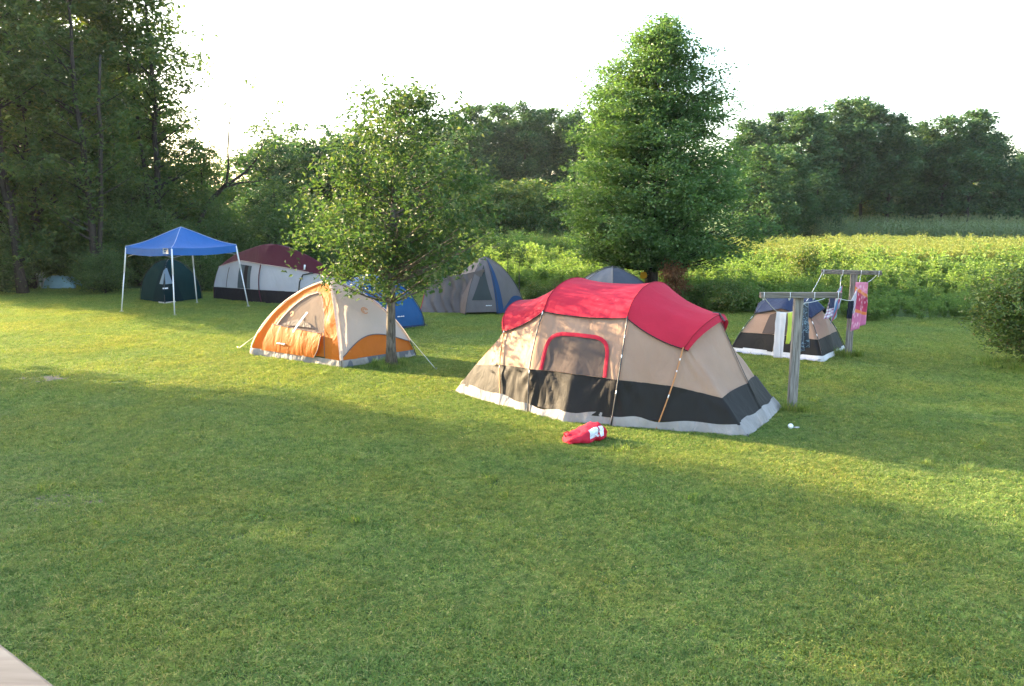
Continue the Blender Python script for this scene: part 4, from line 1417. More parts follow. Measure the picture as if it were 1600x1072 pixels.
# ---- 7. maroon and white cabin tent
def maroon_tent():
    L, Nn = G(334, 467), G(409, 473)
    dr = (G(540, 480) - Nn); dr.normalize()
    Rr = Nn + dr * 3.7
    pv = L - Nn
    Bk = Rr + pv
    cs = [L, Nn, Rr, Bk]
    foot(cs)
    cen = (L + Rr) / 2
    root = thing('cabin_tent', 'white cabin tent with a maroon roof and black skirt by the wood', 'tent', cen)
    zc, zm = 1.15, 1.42
    def ring(p, k, z): return Vector((cen.x + (p.x - cen.x) * k, cen.y + (p.y - cen.y) * k, z))
    m1 = (L + Nn) / 2
    n2 = Nn.lerp(Rr, .52)
    pts = [(L, .88, 1.18), (m1, .86, 1.45), (Nn, .90, 1.36), (Nn.lerp(Rr, .28), .93, 1.26), (n2, .93, 1.14), (Rr, .80, .95), (Rr.lerp(Bk, .5), .84, 1.2), (Bk, .84, 1.1), (Bk.lerp(L, .5), .9, 1.3)]
    keys = [curve(p, ring(p, k, z), (0, .06, .44, .44 + (z - .44) * .55, z), .10, cen, (0, .05, .36, .7, 1)) for p, k, z in pts]
    sh = Shell(keys, .012, 17)
    n = len(keys)
    mb = MB(); sh.patch(mb, 0, n, .355, 1, n * 8, 10, 0, .014); mb.build('wall', M['white'], root)
    mb = MB(); sh.patch(mb, 0, n, 0, .36, n * 8, 6, .008, .03, 3); mb.build('skirt', M['black'], root)
    d = MB(); sh.shape(d, lambda p, q: (1.05 + .55 * p, .37 + .52 * q), .012, 8, 8); d.build('door', fabric('grey_mesh_door', (.10, .12, .13), .3, .8), root)
    d = MB(); sh.shape(d, lambda p, q: (1.30 + .16 * p, .37 + .52 * q), .02, 3, 8); d.build('rolled_flap', M['black'], root)
    for s in (.55,):
        z = MB(); sh.band(z, [(s, .37 + .5 * i / 8) for i in range(9)], .03, .012); z.build('zip', M['grey'], root)
    # hoops
    for s in (0, 2, 5):
        q = MB(); sh.pole(q, s, 0, 1, .018, .02); q.build('pole', M['maroon'] if s != 5 else M['black_pole'], root)
    q = MB(); q.tube([sh.P(3.55, .36) + sh.Nn(3.55, .36) * .03, sh.P(3.62, .62) + sh.Nn(3.6, .62) * .03, sh.P(3.85, .86) + sh.Nn(3.8, .86) * .03, sh.P(4.25, 1.0) + sh.Nn(4.2, .99) * .03], .022, 6); q.build('hoop', M['black_pole'], root)
    pk = At(432, 382, cen.y - .1)
    fk = []
    for i in range(n):
        g = sh.P(i, 1.0)
        out = Vector((g.x - cen.x, g.y - cen.y, 0)).normalized()
        ps = [g + out * .08 + Vector((0, 0, -.05)), g.lerp(pk, .30) + Vector((0, 0, .19)), g.lerp(pk, .68) + Vector((0, 0, .16)), pk]
        fk.append(([0, .33, .7, 1], ps))
    fs = Shell(fk, .015, 19)
    mb = MB(); fs.patch(mb, 0, n, 0, 1, n * 8, 12, .01, .015); fly = mb.build('fly', M['maroon'], root)
    e = MB(); fs.band(e, [(n * i / 72, .01) for i in range(73)], .035, .016); e.build('hem', fabric('pale_hem', (.42, .33, .30), .1, .7), fly)
    for px in ((472, 418),):
        k = MB(); p = fs.P(4.0, .06) + fs.Nn(4.0, .06) * .04; k.tube([p, p + Vector((.02, 0, .16))], .03, 6); k.build('toggle', M['logo_white'], fly)


maroon_tent()


# ---- 8. dark green dome under the trees
def green_tent():
    a, b, c = G(220, 470.5), G(240, 473.5), G(317, 467)
    cs = [G(220, 470), G(258, 475), G(316, 468), None]
    cs[3] = cs[0] + cs[2] - cs[1] + Vector((0, .4, 0))
    foot(cs)
    cen = (cs[0] + cs[2]) / 2
    root = thing('dome_tent', 'dark green dome tent standing behind the blue canopy', 'tent', cen)
    sh = dome_shell(cs, Vector((cen.x, cen.y, 1.42)), 2.0, .01, 23)
    mb = MB(); sh.patch(mb, 0, 8, 0.02, 1, 64, 16, 0, .02); mb.build('wall', M['green'], root)
    # front porch: a bulging door panel seen from the lawn
    mid = (cs[0] + cs[2]) / 2 * .25 + cs[1] * .75
    fn = lambda p, q: (2.0 + (2 * p - 1) * (.95 * (1 - .8 * q)), .02 + .78 * q)
    mb = MB(); sh.shape(mb, fn, .03, 12, 12, .02); dr = mb.build('door', fabric('green_door', (.006, .018, .022), .05, .95, sheen=0, spec=.03), root)
    fn = lambda p, q: (2.05 + (2 * p - 1) * .40 * (1 - q * .9), .30 + .30 * q)
    mb = MB(); sh.shape(mb, fn, .045, 6, 6); mb.build('window', M['greylight'], dr)
    lb = MB(); sh.shape(lb, lambda p, q: (1.98 + .16 * p, .225 + .02 * q), .055, 3, 2); lb.build('label', M['logo_white'], dr)
    lb = MB(); sh.shape(lb, lambda p, q: (1.6 + .9 * p, .0 + .03 * q), .06, 8, 2, .03); lb.build('mat', M['lightgrey'], root)
    for s in (0, 2, 4, 6):
        q = MB(); sh.pole(q, s, 0, 1, .010, .02); q.build('pole', M['black_pole'], root)


green_tent()


# ---- 9. blue canopy on four slanting legs
def canopy():
    b = [G(190, 487), G(273, 493), G(388, 479)]
    b.append(b[0] + b[2] - b[1])
    cen = (b[0] + b[2]) / 2
    root = thing('canopy', 'blue pop-up canopy on slanting white legs in front of the green tent', 'canopy', cen)
    k = .86
    zt, zv = 2.02, 1.80
    top = [Vector((cen.x + (p.x - cen.x) * k, cen.y + (p.y - cen.y) * k, zt)) for p in b]
    pk = Vector((cen.x, cen.y, 2.60))
    rows, n = [], 12
    for i in range(4):
        p, q = top[i], top[(i + 1) % 4]
        for j in range(n):
            a = j / n
            e = p.lerp(q, a)
            row = []
            for t in range(11):
                x = t / 10
                w = e.lerp(pk, x)
                w.z -= .10 * math.sin(math.pi * x) * (1 - x) * (1 + .6 * math.sin(math.pi * a))
                w.z -= .05 * math.sin(math.pi * a) * (1 - x)
                row.append(tuple(w))
            rows.append(row)
    mb = MB(); mb.grid(np.array(rows), closed_u=True); roof = mb.build('canopy_top', M['canopy_blue'], root); sharpen(roof, 24)
    v = []
    for r in rows:
        e = Vector(r[0]); out = Vector((e.x - cen.x, e.y - cen.y, 0)).normalized()
        v.append([tuple(e + out * .004), tuple(e + out * (.012 + .006 * math.sin(len(v) * 2.2)) + Vector((0, 0, -.11))), tuple(e + out * .02 + Vector((0, 0, -(zt - zv))))])
    mb = MB(); mb.grid(np.array(v), closed_u=True); val = mb.build('valance', M['canopy_blue'], root); sharpen(val, 30)
    sm = MB()
    for p in top:
        sm.tube([p.lerp(pk, x / 10) + Vector((0, 0, .012 - .10 * math.sin(math.pi * x / 10) * (1 - x / 10))) for x in range(11)], .011, 5)
    for i in range(4): sm.tube([top[i] + Vector((0, 0, -.0)), top[i] + (top[i] - cen) * .012 + Vector((0, 0, -.2))], .009, 5)
    sm.build('seam', fabric('pale_seam', (.30, .36, .55), .1, .6), roof)
    # white logo square with a blue chevron on the valance by the front corner
    e0, e1 = top[1].lerp(top[0], .055), top[1].lerp(top[0], .17)
    out = Vector((e0.x - e1.x, e0.y - e1.y, 0)).normalized()
    nn = Vector((-(e0 - e1).y, (e0 - e1).x, 0)).normalized()
    if nn.dot(e0 - cen) < 0: nn = -nn
    c = (e0 + e1) / 2 + nn * .035 + Vector((0, 0, -.10))
    lg = MB(); lg.box(c, out * .11, nn * .003, Vector((0, 0, .085)), .001); lo = lg.build('logo_patch', M['logo_white'], val)
    lg = MB()
    for dz in (.035, -.03): lg.tube([c + nn * .006 + out * .06 + Vector((0, 0, dz)), c + nn * .006 - out * .01 + Vector((0, 0, dz + .02)), c + nn * .006 - out * .06 + Vector((0, 0, dz))], .012, 5)
    lg.build('emblem', M['canopy_blue'], lo)
    for i in range(4):
        t = top[i] + Vector((0, 0, -.04)); t = cen + (t - cen) * .995; t.z = zt - .04
        g = MB(); d = (t - b[i])
        m_ = b[i] + d * .62
        g.tube([b[i] + Vector((0, 0, .02)), m_], .019, 6); g.tube([m_, t], .025, 6); lgo = g.build('leg', M['white_steel'], root)
        f = MB(); f.box(b[i] + Vector((0, 0, .012)), (.05, 0, 0), (0, .05, 0), (0, 0, .012), .004); f.build('foot', M['white_steel'], lgo)
        tr = MB(); p, q = top[i] + Vector((0, 0, -.12)), top[(i + 1) % 4] + Vector((0, 0, -.12))
        p = p.lerp(cen + Vector((0, 0, p.z)), .03); q = q.lerp(cen + Vector((0, 0, q.z)), .03)
        mdl = (p + q) / 2
        tr.tube([p, mdl + Vector((0, 0, -.16))], .010, 5); tr.tube([p + Vector((0, 0, -.18)), mdl + Vector((0, 0, .0))], .010, 5)
        tr.tube([q, mdl + Vector((0, 0, -.16))], .010, 5); tr.tube([q + Vector((0, 0, -.18)), mdl], .010, 5)
        tr.build('truss', M['steel_peg'], root)
    g = MB(); g.tube([Vector((cen.x, cen.y, 1.75)), Vector((cen.x, cen.y, 2.57))], .015, 6); g.build('centre_pole', M['steel_peg'], root)


canopy()

# ------------------------------------------------------------------ clothes line
ZB = 1.86
posts = []
near_b, far_b = G(1237, 640), G(1325, 557)
for base, l, r_, wd, lab in ((near_b, (1185, 455), (1311, 455), .14, 'near grey wooden T post of the clothes line'), (far_b, (1283, 420), (1377, 424), .14, 'far grey wooden T post holding the pink towel line')):
    root = thing('clothes_post', lab, 'clothes post', base, 'clothes line posts')
    dy = 0.0
    a, b = At(*l, base.y), At(*r_, base.y - (0.35 if base is far_b else 0.0))
    a.z = b.z = ZB
    dx = (b - a).normalized(); nv = Vector((-dx.y, dx.x, 0))
    m = MB(); m.box(base + Vector((0, 0, ZB / 2 - .03)), dx * wd * .5, nv * .045, Vector((0, 0, ZB / 2 - .01)), .01); m.build('post', M['weathered'], root, smooth=False)
    mid = (a + b) / 2 + nv * -.092
    m = MB(); m.box(mid, dx * (b - a).length / 2, nv * .04, Vector((0, 0, .045)), .008); bar = m.build('crossbar', M['weathered_bar'], root, smooth=False)
    bar.rotation_euler = (0, 0, 0)
    posts.append((a, b, dx, nv))
    for f in (.04, .36, .66, .95):
        hk = MB()
        p = a.lerp(b, f) + nv * -.092 + Vector((0, 0, -.05))
        hk.tube([p + Vector((0, 0, .02)), p + Vector((0, 0, -.03))], .010, 6)
        hk.tube([p - nv * .045 + Vector((0, 0, .10)), p - nv * .047 + Vector((0, 0, -.01))], .004, 5)
        hk.build('hook', M['white_plastic'], bar)

ROPE = [
    # (pixel, depth) way points
    [(1190, 459, 12.35), (1214, 487, 13.0), (1243, 486, 13.7), (1262, 468, 14.3), (1286, 424, 16.85)],
    [(1236, 459, 12.4), (1256, 474, 14.0), (1297, 463, 15.4), (1312, 456, 15.9), (1315, 424, 16.8)],
    [(1281, 458, 12.4), (1330, 470, 15.6), (1343, 441, 16.2), (1345, 425, 16.7)],
    [(1356, 441, 16.25), (1372, 427, 16.6)],
]
rl = ['white rope sagging from the left end of the near crossbar', 'white rope in the middle carrying the striped towels', 'white rope on the right carrying the pink towel', 'short white rope between the pink towel and the far crossbar end']
for wp, lab in zip(ROPE, rl):
    pts = [At(*w) for w in wp]
    path = []
    for i in range(len(pts) - 1):
        for j in range(6):
            a = j / 6
            p = pts[i].lerp(pts[i + 1], a); p.z -= .02 * 4 * a * (1 - a)
            path.append(p)
    path.append(pts[-1])
    m = MB(); m.tube(path, .005, 5); o = m.build('clothes_rope', M['rope']); tag(o, lab, 'rope', 'clothes line ropes')


def cloth(name, label, cat, topL, topR, length, mat, folds=3, amp=.03, taper=1.0, sway=(0, 0), skew=0.0, n=26, hem=0.0, fold2=True):
    topL, topR = Vector(topL), Vector(topR)
    w = topR - topL
    nv = Vector((-w.y, w.x, 0)).normalized() if w.length > 1e-6 else Vector((0, 1, 0))
    def sheet(sgn):
        rows = []
        for i in range(n + 1):
            x = i / n
            row = []
            for j in range(n + 1):
                q = j / n
                xx = .5 + (x - .5) * (1 + (taper - 1) * q)
                p = topL + w * xx
                p.z -= length * (q + skew * x * q) + hem * q * math.sin(x * 9)
                p += Vector((sway[0], sway[1], 0)) * q * q
                k = amp * (.3 + .7 * q) * math.sin(2 * math.pi * folds * x + 1.3 * q + .7 * math.sin(3 * q + 5 * x))
                k += amp * .4 * mnoise.noise(Vector((x * 5, q * 5, length * 7)))
                p += nv * (k + sgn * .012)
                row.append(tuple(p))
            rows.append(row)
        return np.array(rows)
    m = MB()
    m.grid(sheet(0))
    o = m.build(name, mat)
    sol = o.modifiers.new('thick', 'SOLIDIFY'); sol.thickness = .006
    return tag(o, label, cat, 'washing on the clothes line')


def pat_towel(nt, uv):
    sx = N(nt, 'ShaderNodeSeparateXYZ'); nt.links.new(uv, sx.inputs[0])
    ma = N(nt, 'ShaderNodeMath', operation='MULTIPLY_ADD'); ma.inputs[1].default_value = -.20
    nt.links.new(sx.outputs[0], ma.inputs[0]); nt.links.new(sx.outputs[1], ma.inputs[2])
    ad = N(nt, 'ShaderNodeMath', operation='ADD'); ad.inputs[1].default_value = .12
    nt.links.new(ma.outputs[0], ad.inputs[0])
    r = ramp(nt, [(0, (.60, .20, .30)), (.20, (.62, .20, .04)), (.28, (.42, .025, .08)), (.56, (.48, .04, .11)), (.64, (.66, .22, .05)), (.71, (.56, .18, .32))], 'CONSTANT')
    nt.links.new(ad.outputs[0], r.inputs[0])
    nz = N(nt, 'ShaderNodeTexVoronoi', i_Scale=9.0); nt.links.new(uv, nz.inputs['Vector'])
    f = N(nt, 'ShaderNodeMapRange'); f.inputs[1].default_value = .42; f.inputs[2].default_value = .12; f.inputs[4].default_value = .75
    nt.links.new(nz.outputs['Distance'], f.inputs[0])
    mx = N(nt, 'ShaderNodeMixRGB'); mx.inputs[2].default_value = (.82, .62, .68, 1)
    nt.links.new(f.outputs[0], mx.inputs[0]); nt.links.new(r.outputs[0], mx.inputs[1])
    return mx.outputs[0]


def pat_stripes(cols, slant=.5, scale=1.0):
    def f(nt, uv):
        sx = N(nt, 'ShaderNodeSeparateXYZ'); nt.links.new(uv, sx.inputs[0])
        ma = N(nt, 'ShaderNodeMath', operation='MULTIPLY_ADD'); ma.inputs[1].default_value = slant
        nt.links.new(sx.outputs[1], ma.inputs[0]); nt.links.new(sx.outputs[0], ma.inputs[2])
        mu = N(nt, 'ShaderNodeMath', operation='MULTIPLY'); mu.inputs[1].default_value = scale
        nt.links.new(ma.outputs[0], mu.inputs[0])
        fr = N(nt, 'ShaderNodeMath', operation='FRACT'); nt.links.new(mu.outputs[0], fr.inputs[0])
        r = ramp(nt, [(i / len(cols), c) for i, c in enumerate(cols)], 'CONSTANT')
        nt.links.new(fr.outputs[0], r.inputs[0])
        return r.outputs[0]
    return f


def pat_plaid(nt, uv):
    sx = N(nt, 'ShaderNodeSeparateXYZ'); nt.links.new(uv, sx.inputs[0])
    outs = []
    for k in (0, 1):
        mu = N(nt, 'ShaderNodeMath', operation='MULTIPLY'); mu.inputs[1].default_value = (4, 7)[k]
        nt.links.new(sx.outputs[k], mu.inputs[0])
        fr = N(nt, 'ShaderNodeMath', operation='FRACT'); nt.links.new(mu.outputs[0], fr.inputs[0])
        g = N(nt, 'ShaderNodeMath', operation='GREATER_THAN'); g.inputs[1].default_value = .62
        nt.links.new(fr.outputs[0], g.inputs[0]); outs.append(g.outputs[0])
    ad = N(nt, 'ShaderNodeMath', operation='ADD'); nt.links.new(outs[0], ad.inputs[0]); nt.links.new(outs[1], ad.inputs[1])
    h = N(nt, 'ShaderNodeMath', operation='MULTIPLY'); h.inputs[1].default_value = .5; nt.links.new(ad.outputs[0], h.inputs[0])
    r = ramp(nt, [(0, (.62, .60, .64)), (.4, (.40, .26, .36)), (.8, (.25, .06, .12))], 'CONSTANT')
    nt.links.new(h.outputs[0], r.inputs[0])
    return r.outputs[0]


def pat_floral(nt, uv):
    mp = N(nt, 'ShaderNodeMapping'); mp.inputs['Scale'].default_value = (3, 7, 1); nt.links.new(uv, mp.inputs[0])
    nz = N(nt, 'ShaderNodeTexNoise', i_Scale=1.6, i_Detail=3.0, i_Distortion=2.0); nt.links.new(mp.outputs[0], nz.inputs['Vector'])
    r = ramp(nt, [(0, (.012, .014, .022)), (.50, (.018, .03, .05)), (.56, (.16, .22, .26)), (.61, (.03, .045, .06)), (.68, (.02, .02, .03))], 'CONSTANT')
    nt.links.new(nz.outputs[0], r.inputs[0])
    return r.outputs[0]


cloth('hanging_shirt', 'pale grey long cloth hanging left of the near clothes post', 'washing', At(1213, 487, 13.0), At(1228, 489, 13.25), .78, fabric('pale_cotton', (.68, .62, .61), .3, .85, .06), 2, .03, .85)
cloth('yellow_garment', 'neon yellow top trailing a thin strap on the rope behind the near post', 'washing', At(1231, 489, 13.3), At(1246, 486, 13.6), .56, fabric('neon_yellow', (.48, .55, .10), .35, .7, .05), 1.5, .02, .15, sway=(-.06, 0))
cloth('hanging_shorts', 'dark floral swim shorts hanging right of the near clothes post', 'washing', At(1247, 476, 13.9), At(1263, 469, 14.3), .86, uvpattern('floral_print', pat_floral, .1), 2, .05, 1.25, sway=(.06, 0))
cloth('hanging_towel', 'white and plum plaid towel at the left of the striped one', 'washing', At(1297, 463, 15.4), At(1304, 460, 15.6), .44, uvpattern('plaid_print', pat_plaid), 1.5, .03, 1.3, sway=(-.10, -.1))
cloth('hanging_shorts', 'small navy garment overlapping the plaid towel', 'washing', At(1298, 462, 15.30), At(1305, 459, 15.48), .26, fabric('navy_cotton', (.03, .035, .07), .1, .85, .08), 1, .02, 1.15)
cloth('hanging_towel', 'blue red and white striped towel with a pointed lower corner', 'washing', At(1305, 459, 15.65), At(1316, 446, 16.1), .62, uvpattern('stripe_print', pat_stripes([(.20, .36, .48), (.45, .06, .10), (.55, .55, .58), (.10, .22, .42), (.42, .10, .12), (.30, .45, .50)], .45, 1.3)), 2, .035, .9, skew=-.45, sway=(-.05, -.05))
cloth('hanging_sock', 'black sock-like garment pegged in front of the far post', 'washing', At(1326, 470, 15.55), At(1334, 470, 15.7), .36, fabric('black_cotton', (.012, .012, .02), .05, .9, .1), 1, .03, .8)
cloth('beach_towel', 'pink and crimson beach towel with orange stripes on the far line', 'towel', At(1337, 441, 15.95), At(1356, 441, 16.35), 1.02, uvpattern('beach_print', pat_towel, .35), 1.6, .03, 1.0, skew=-.14)
cloth('pale_garment', 'small pale patterned garment between the black sock and the pink towel', 'washing', At(1332, 468, 15.7), At(1339, 452, 15.9), .38, uvpattern('pale_print', pat_stripes([(.5, .48, .6), (.3, .16, .3), (.55, .5, .4)], 1.2, 3)), 1, .02, .8)

# ------------------------------------------------------------------ red tent bag, ball, small things
def red_bag():
    c0, c1 = G(897, 697), G(947, 690)
    ax = (c1 - c0); Ln = ax.length + .14; ax.normalize()
    nv = Vector((-ax.y, ax.x, 0))
    cen = (c0 + c1) / 2 + nv * .14
    root = thing('tent_bag', 'red crumpled tent bag with a clear window lying on the grass before the tent', 'bag', cen)
    n, m = 26, 22
    def S(u, a):
        """u 0..1 along, a angle"""
        e = (1 - abs(2 * u - 1) ** 5) ** .35
        hgt = (.066 + .052 * sst(u)) * e
        wid = (.15 + .02 * math.sin(5 * u)) * e
        x = (u - .5) * Ln
        sq = 3.0
        ca, sa = math.cos(a), math.sin(a)
        k = (abs(ca) ** sq + abs(sa) ** sq) ** (-1 / sq)
        y, z = ca * k * wid, sa * k * hgt
        d = .034 * mnoise.noise(Vector((u * 7, ca * 2, sa * 2))) + .020 * mnoise.noise(Vector((u * 17, ca * 4, sa * 4 + 5)))
        z += hgt
        p = cen + ax * x + nv * (y + d * ca) + Vector((0, 0, max(.004, z + d * sa)))
        return p
    def sst(u): return float(sstep(.15, .75, np.array(u))) * (1 - .25 * float(sstep(.85, 1, np.array(u))))
    rows = [[tuple(S(i / n, 2 * math.pi * j / m)) for j in range(m + 1)] for i in range(n + 1)]
    mb = MB(); mb.grid(np.array(rows)); mb.build('bag_body', M['red'], root)
    # clear window on the camera side with a label sheet
    def patch(u0, u1, a0, a1, off):
        P = []
        for i in range(9):
            row = []
            for j in range(7):
                u, a = u0 + (u1 - u0) * i / 8, a0 + (a1 - a0) * j / 6
                p = S(u, a); q = p - (cen + ax * ((u - .5) * Ln) + Vector((0, 0, .09)))
                q.normalize()
                row.append(tuple(p + q * off))
            P.append(row)
        return np.array(P)
    w = MB(); w.grid(patch(.47, .84, math.pi * 1.08, math.pi * .70, .006)); wo = w.build('clear_window', plain('clear_vinyl', (.55, .56, .62), .18, var=.25, bump=.4, scale=25), root)
    for u0 in (.69,):
        s = MB(); s.grid(patch(u0, u0 + .04, math.pi * 1.15, math.pi * .66, .012)); s.build('strap', M['red'], root)
    s = MB(); s.grid(patch(.44, .86, math.pi * 1.14, math.pi * 1.06, .012)); s.build('strap', M['red'], root)
    s = MB(); s.tube([S(.06, 1.2), S(.06, 1.2) + Vector((-.03, 0, .05)), S(.10, 1.3) + Vector((0, 0, .03)), S(.13, 1.35)], .01, 5); s.build('handle', M['red'], root)


red_bag()

def ball():
    c = G(1235, 671)
    e = thing('toy_ball', 'small white ball on the grass near the clothes post', 'ball', c)
    P = []
    for i in range(17):
        th = math.pi * i / 16
        P.append([(c.x + .038 * math.sin(th) * math.cos(f), c.y + .038 * math.sin(th) * math.sin(f), .05 + .038 * math.cos(th)) for f in [2 * math.pi * j / 20 for j in range(21)]])
    MB().grid(np.array(P)).build('ball_body', M['white_plastic'], e)
    m = MB(); m.tube([c + Vector((.045, 0, .03)), c + Vector((.09, -.01, .032)), c + Vector((.14, .01, .03))], [.012, .014, .006], 6); m.build('tail', plain('grey_tail', (.4, .38, .36), .7), e)


ball()

# yellow bag on the trunk of the cone tree
def yellow_bag():
    c = big_base + Vector((-.30, -.28, 0)); c.z = At(1008, 434, c.y).z
    e = thing('hanging_bag', 'small yellow bag hanging on the trunk of the cone-shaped tree', 'bag', c)
    P = []
    for i in range(9):
        q = i / 8
        w = .04 + .085 * math.sin(math.pi * (.15 + .7 * q)) if q < 1 else .03
        P.append([(c.x + w * math.cos(f), c.y + w * .5 * math.sin(f), c.z + .20 - .24 * q) for f in [2 * math.pi * j / 12 for j in range(13)]])
    MB().grid(np.array(P)).build('bag_body', fabric('yellow_cloth', (.70, .36, .02), .2, .6), e)
    m = MB(); m.tube([c + Vector((-.03, 0, .18)), c + Vector((.02, .05, .34)), c + Vector((.14, .12, .42))], .008, 5); m.build('handle', M['rope'], e)


yellow_bag()

# teal tarp heap and pale shed roof in the wood
def tarp():
    c = G(85, 451)
    e = thing('tarp_heap', 'pale teal tarp thrown over a low heap among the trees', 'tarp', c)
    P = []
    for i in range(25):
        row = []
        for j in range(13):
            u, v = i / 24, j / 12
            x = (u - .5) * 1.5; y = (v - .5) * .9
            h = .62 * (1 - abs(2 * u - 1) ** 2.4) ** .7 * (1 - abs(2 * v - 1) ** 3) ** .6
            h *= .75 + .35 * mnoise.noise(Vector((u * 4, v * 3, 2)))
            row.append((c.x + x, c.y + .5 + y, max(.01, h)))
        P.append(row)
    MB().grid(np.array(P)).build('tarp_cover', fabric('teal_tarp', (.26, .42, .48), .2, .45, .15, wrink=.6), e)
    m = MB()
    m.box(c + Vector((-.62, .1, .32)), (.14, 0, 0), (0, .2, 0), (0, 0, .3), .03); m.build('white_box', M['white_plastic'], e)


tarp()

def shed():
    p = At(5, 380, 44.0)
    e = thing('shed', 'low shed with a pale roof edge glimpsed between trunks at far left', 'shed', (p.x, p.y, 0))
    m = MB(); m.box((p.x, p.y + 1.2, .85), (1.6, 0, 0), (0, 1.0, 0), (0, 0, .85), .02); m.build('wall', plain('shed_wall', (.12, .10, .08), .9), e, smooth=False)
    m = MB(); m.box((p.x, p.y + 1.1, 1.82), (1.9, 0, 0), (0, 1.35, .12), (0, -.01, .07), .02); m.build('roof', plain('pale_roof', (.55, .55, .55), .6), e, smooth=False)


shed()

# deck railing in the bottom-left corner
def railing():
    z = 2.62
    p, q = G(-4, 998, z), G(95, 1074, z)
    d = (q - p).normalized(); nv = Vector((-d.y, d.x, 0))
    if nv.dot(Vector((-1, -.3, 0))) < 0: nv = -nv
    W_ = .14
    e = thing('deck_railing', 'raw pine deck railing in the bottom left corner of the picture', 'railing', (q.x, q.y, 0))
    c = (p + q) / 2 + nv * (W_ / 2)
    m = MB(); m.box(c - d * .8 + Vector((0, 0, -.019)), d * 1.25, nv * W_ / 2, Vector((0, 0, .019)), .006)
    top = m.build('top_rail', M['raw_pine'], e, smooth=False)
    for k in (-.5, -1.7):
        pc = c + d * k
        m = MB(); m.box(Vector((pc.x, pc.y, (z - .04) / 2)), d * .045, nv * .045, Vector((0, 0, (z - .04) / 2)), .004); m.build('railing_post', M['raw_pine'], e, smooth=False)


railing()

# ------------------------------------------------------------------ shrubs of the field edge, saplings, right-hand bush
RB = tree_data('bush', M['bark_grey'], M['bush_leaf'], seed=71, H=1.8, prof=[(.25, .35), (.55, .75), (.95, 1.0), (1.35, .95), (1.65, .6), (1.8, .2)], n_limb=110, n_cl=7, n_leaf=22, leaf=.075, cl_r=.10, sub_r=.15, trunk_r=.05, stems=5, limb_r=.5)
p = G(1606, 574)
plant_tree('bush', RB, p, 'leafy green bush with bare stems at the right picture edge', 'bush', None, .6, 1.15, names=('stem', 'crown'))
EDGE = tree_data('bush', M['bark_dark'], M['bush_leaf'], seed=72, H=1.5, prof=[(.05, .6), (.4, .9), (.8, .95), (1.2, .6), (1.5, .15)], n_limb=45, n_cl=6, n_leaf=20, leaf=.10, cl_r=.13, sub_r=.18, trunk_r=.04, stems=4)
for i, (px, py, s, lab) in enumerate(((1140, 487, .72, 'dark bush at the field edge between the red fly and the clothes line'), (1098, 482, .62, 'dark bush just right of the red fly crest'), (1180, 487, .5, 'low bush behind the navy fly of the small tent'),
        (870, 470, .5, 'bush behind the left shoulder of the red fly'), (838, 472, .5, 'brownish low bush right of the grey tent'))):
    plant_tree('field_bush', EDGE, G(px, py), lab, 'bush', 'bushes along the field edge', i * 1.4, s, names=('stem', 'crown'))
p = At(1250, 460, 30); p.z = 0
plant_tree('field_bush', EDGE, p, 'dark upright bush rising out of the weeds behind the clothes line', 'bush', 'bushes along the field edge', 2.0, .75, 1.35, names=('stem', 'crown'))
DEAD = tree_data('bush', M['bark_dark'], M['dead_leaf'], seed=73, H=1.5, prof=[(.3, .25), (.8, .42), (1.2, .40), (1.5, .1)], n_limb=26, n_cl=5, n_leaf=14, leaf=.10, cl_r=.09, sub_r=.10, trunk_r=.025, droop=1.4, up=.1)
p = At(1054, 470, 25.5); p.z = 0
plant_tree('dead_shrub', DEAD, p, 'rusty brown dead shrub right of the cone-shaped tree trunk', 'shrub', None, 0, .95, 1.05, names=('stem', 'crown'))
SAP = tree_data('sap', M['bark_dark'], M['shrub_leaf'], seed=74, H=2.2, prof=[(1.5, .12), (1.8, .28), (2.1, .22), (2.2, .05)], n_limb=10, n_cl=4, n_leaf=12, leaf=.09, cl_r=.09, sub_r=.08, trunk_r=.028)
for px, d, s, rz, lab in ((793, 27.0, .95, 0, 'thin leaning sapling behind the grey tent'), (812, 25.8, .9, 2, 'thin dark sapling just right of the grey tent')):
    p = At(px, 450, d); p.z = 0
    plant_tree('sapling', SAP, p, lab, 'sapling', 'thin saplings by the grey tent', rz, s, names=('stem', 'crown'))

# ------------------------------------------------------------------ bare soil
M['soil'] = plain('soil', (.15, .115, .08), .95, var=.35, bump=.5, scale=9)
for i, (px, py, w, h, lab) in enumerate(((62, 592, .45, .22, ''), (100, 784, .36, .14, ''))):
    c = G(px, py)
    rng = np.random.RandomState(90 + i)
    k = 40
    ang = np.linspace(0, 2 * math.pi, k, endpoint=False)
    rr = 1 + .25 * np.sin(3 * ang + i) + .15 * np.sin(7 * ang + 2 * i) + rng.normal(size=k) * .05
    V = [(c.x, c.y, .004)] + [(c.x + w * r * math.cos(a), c.y + h * 1.5 * r * math.sin(a), .004) for a, r in zip(ang, rr)]
    F = np.array([[0, 1 + j, 1 + (j + 1) % k] for j in range(k)])
    o = MB().add(np.array(V), F).build('bare_soil', M['soil'])
    tag(o, kind='structure')
    SOIL.append((c.x, c.y, w, h * 1.5))

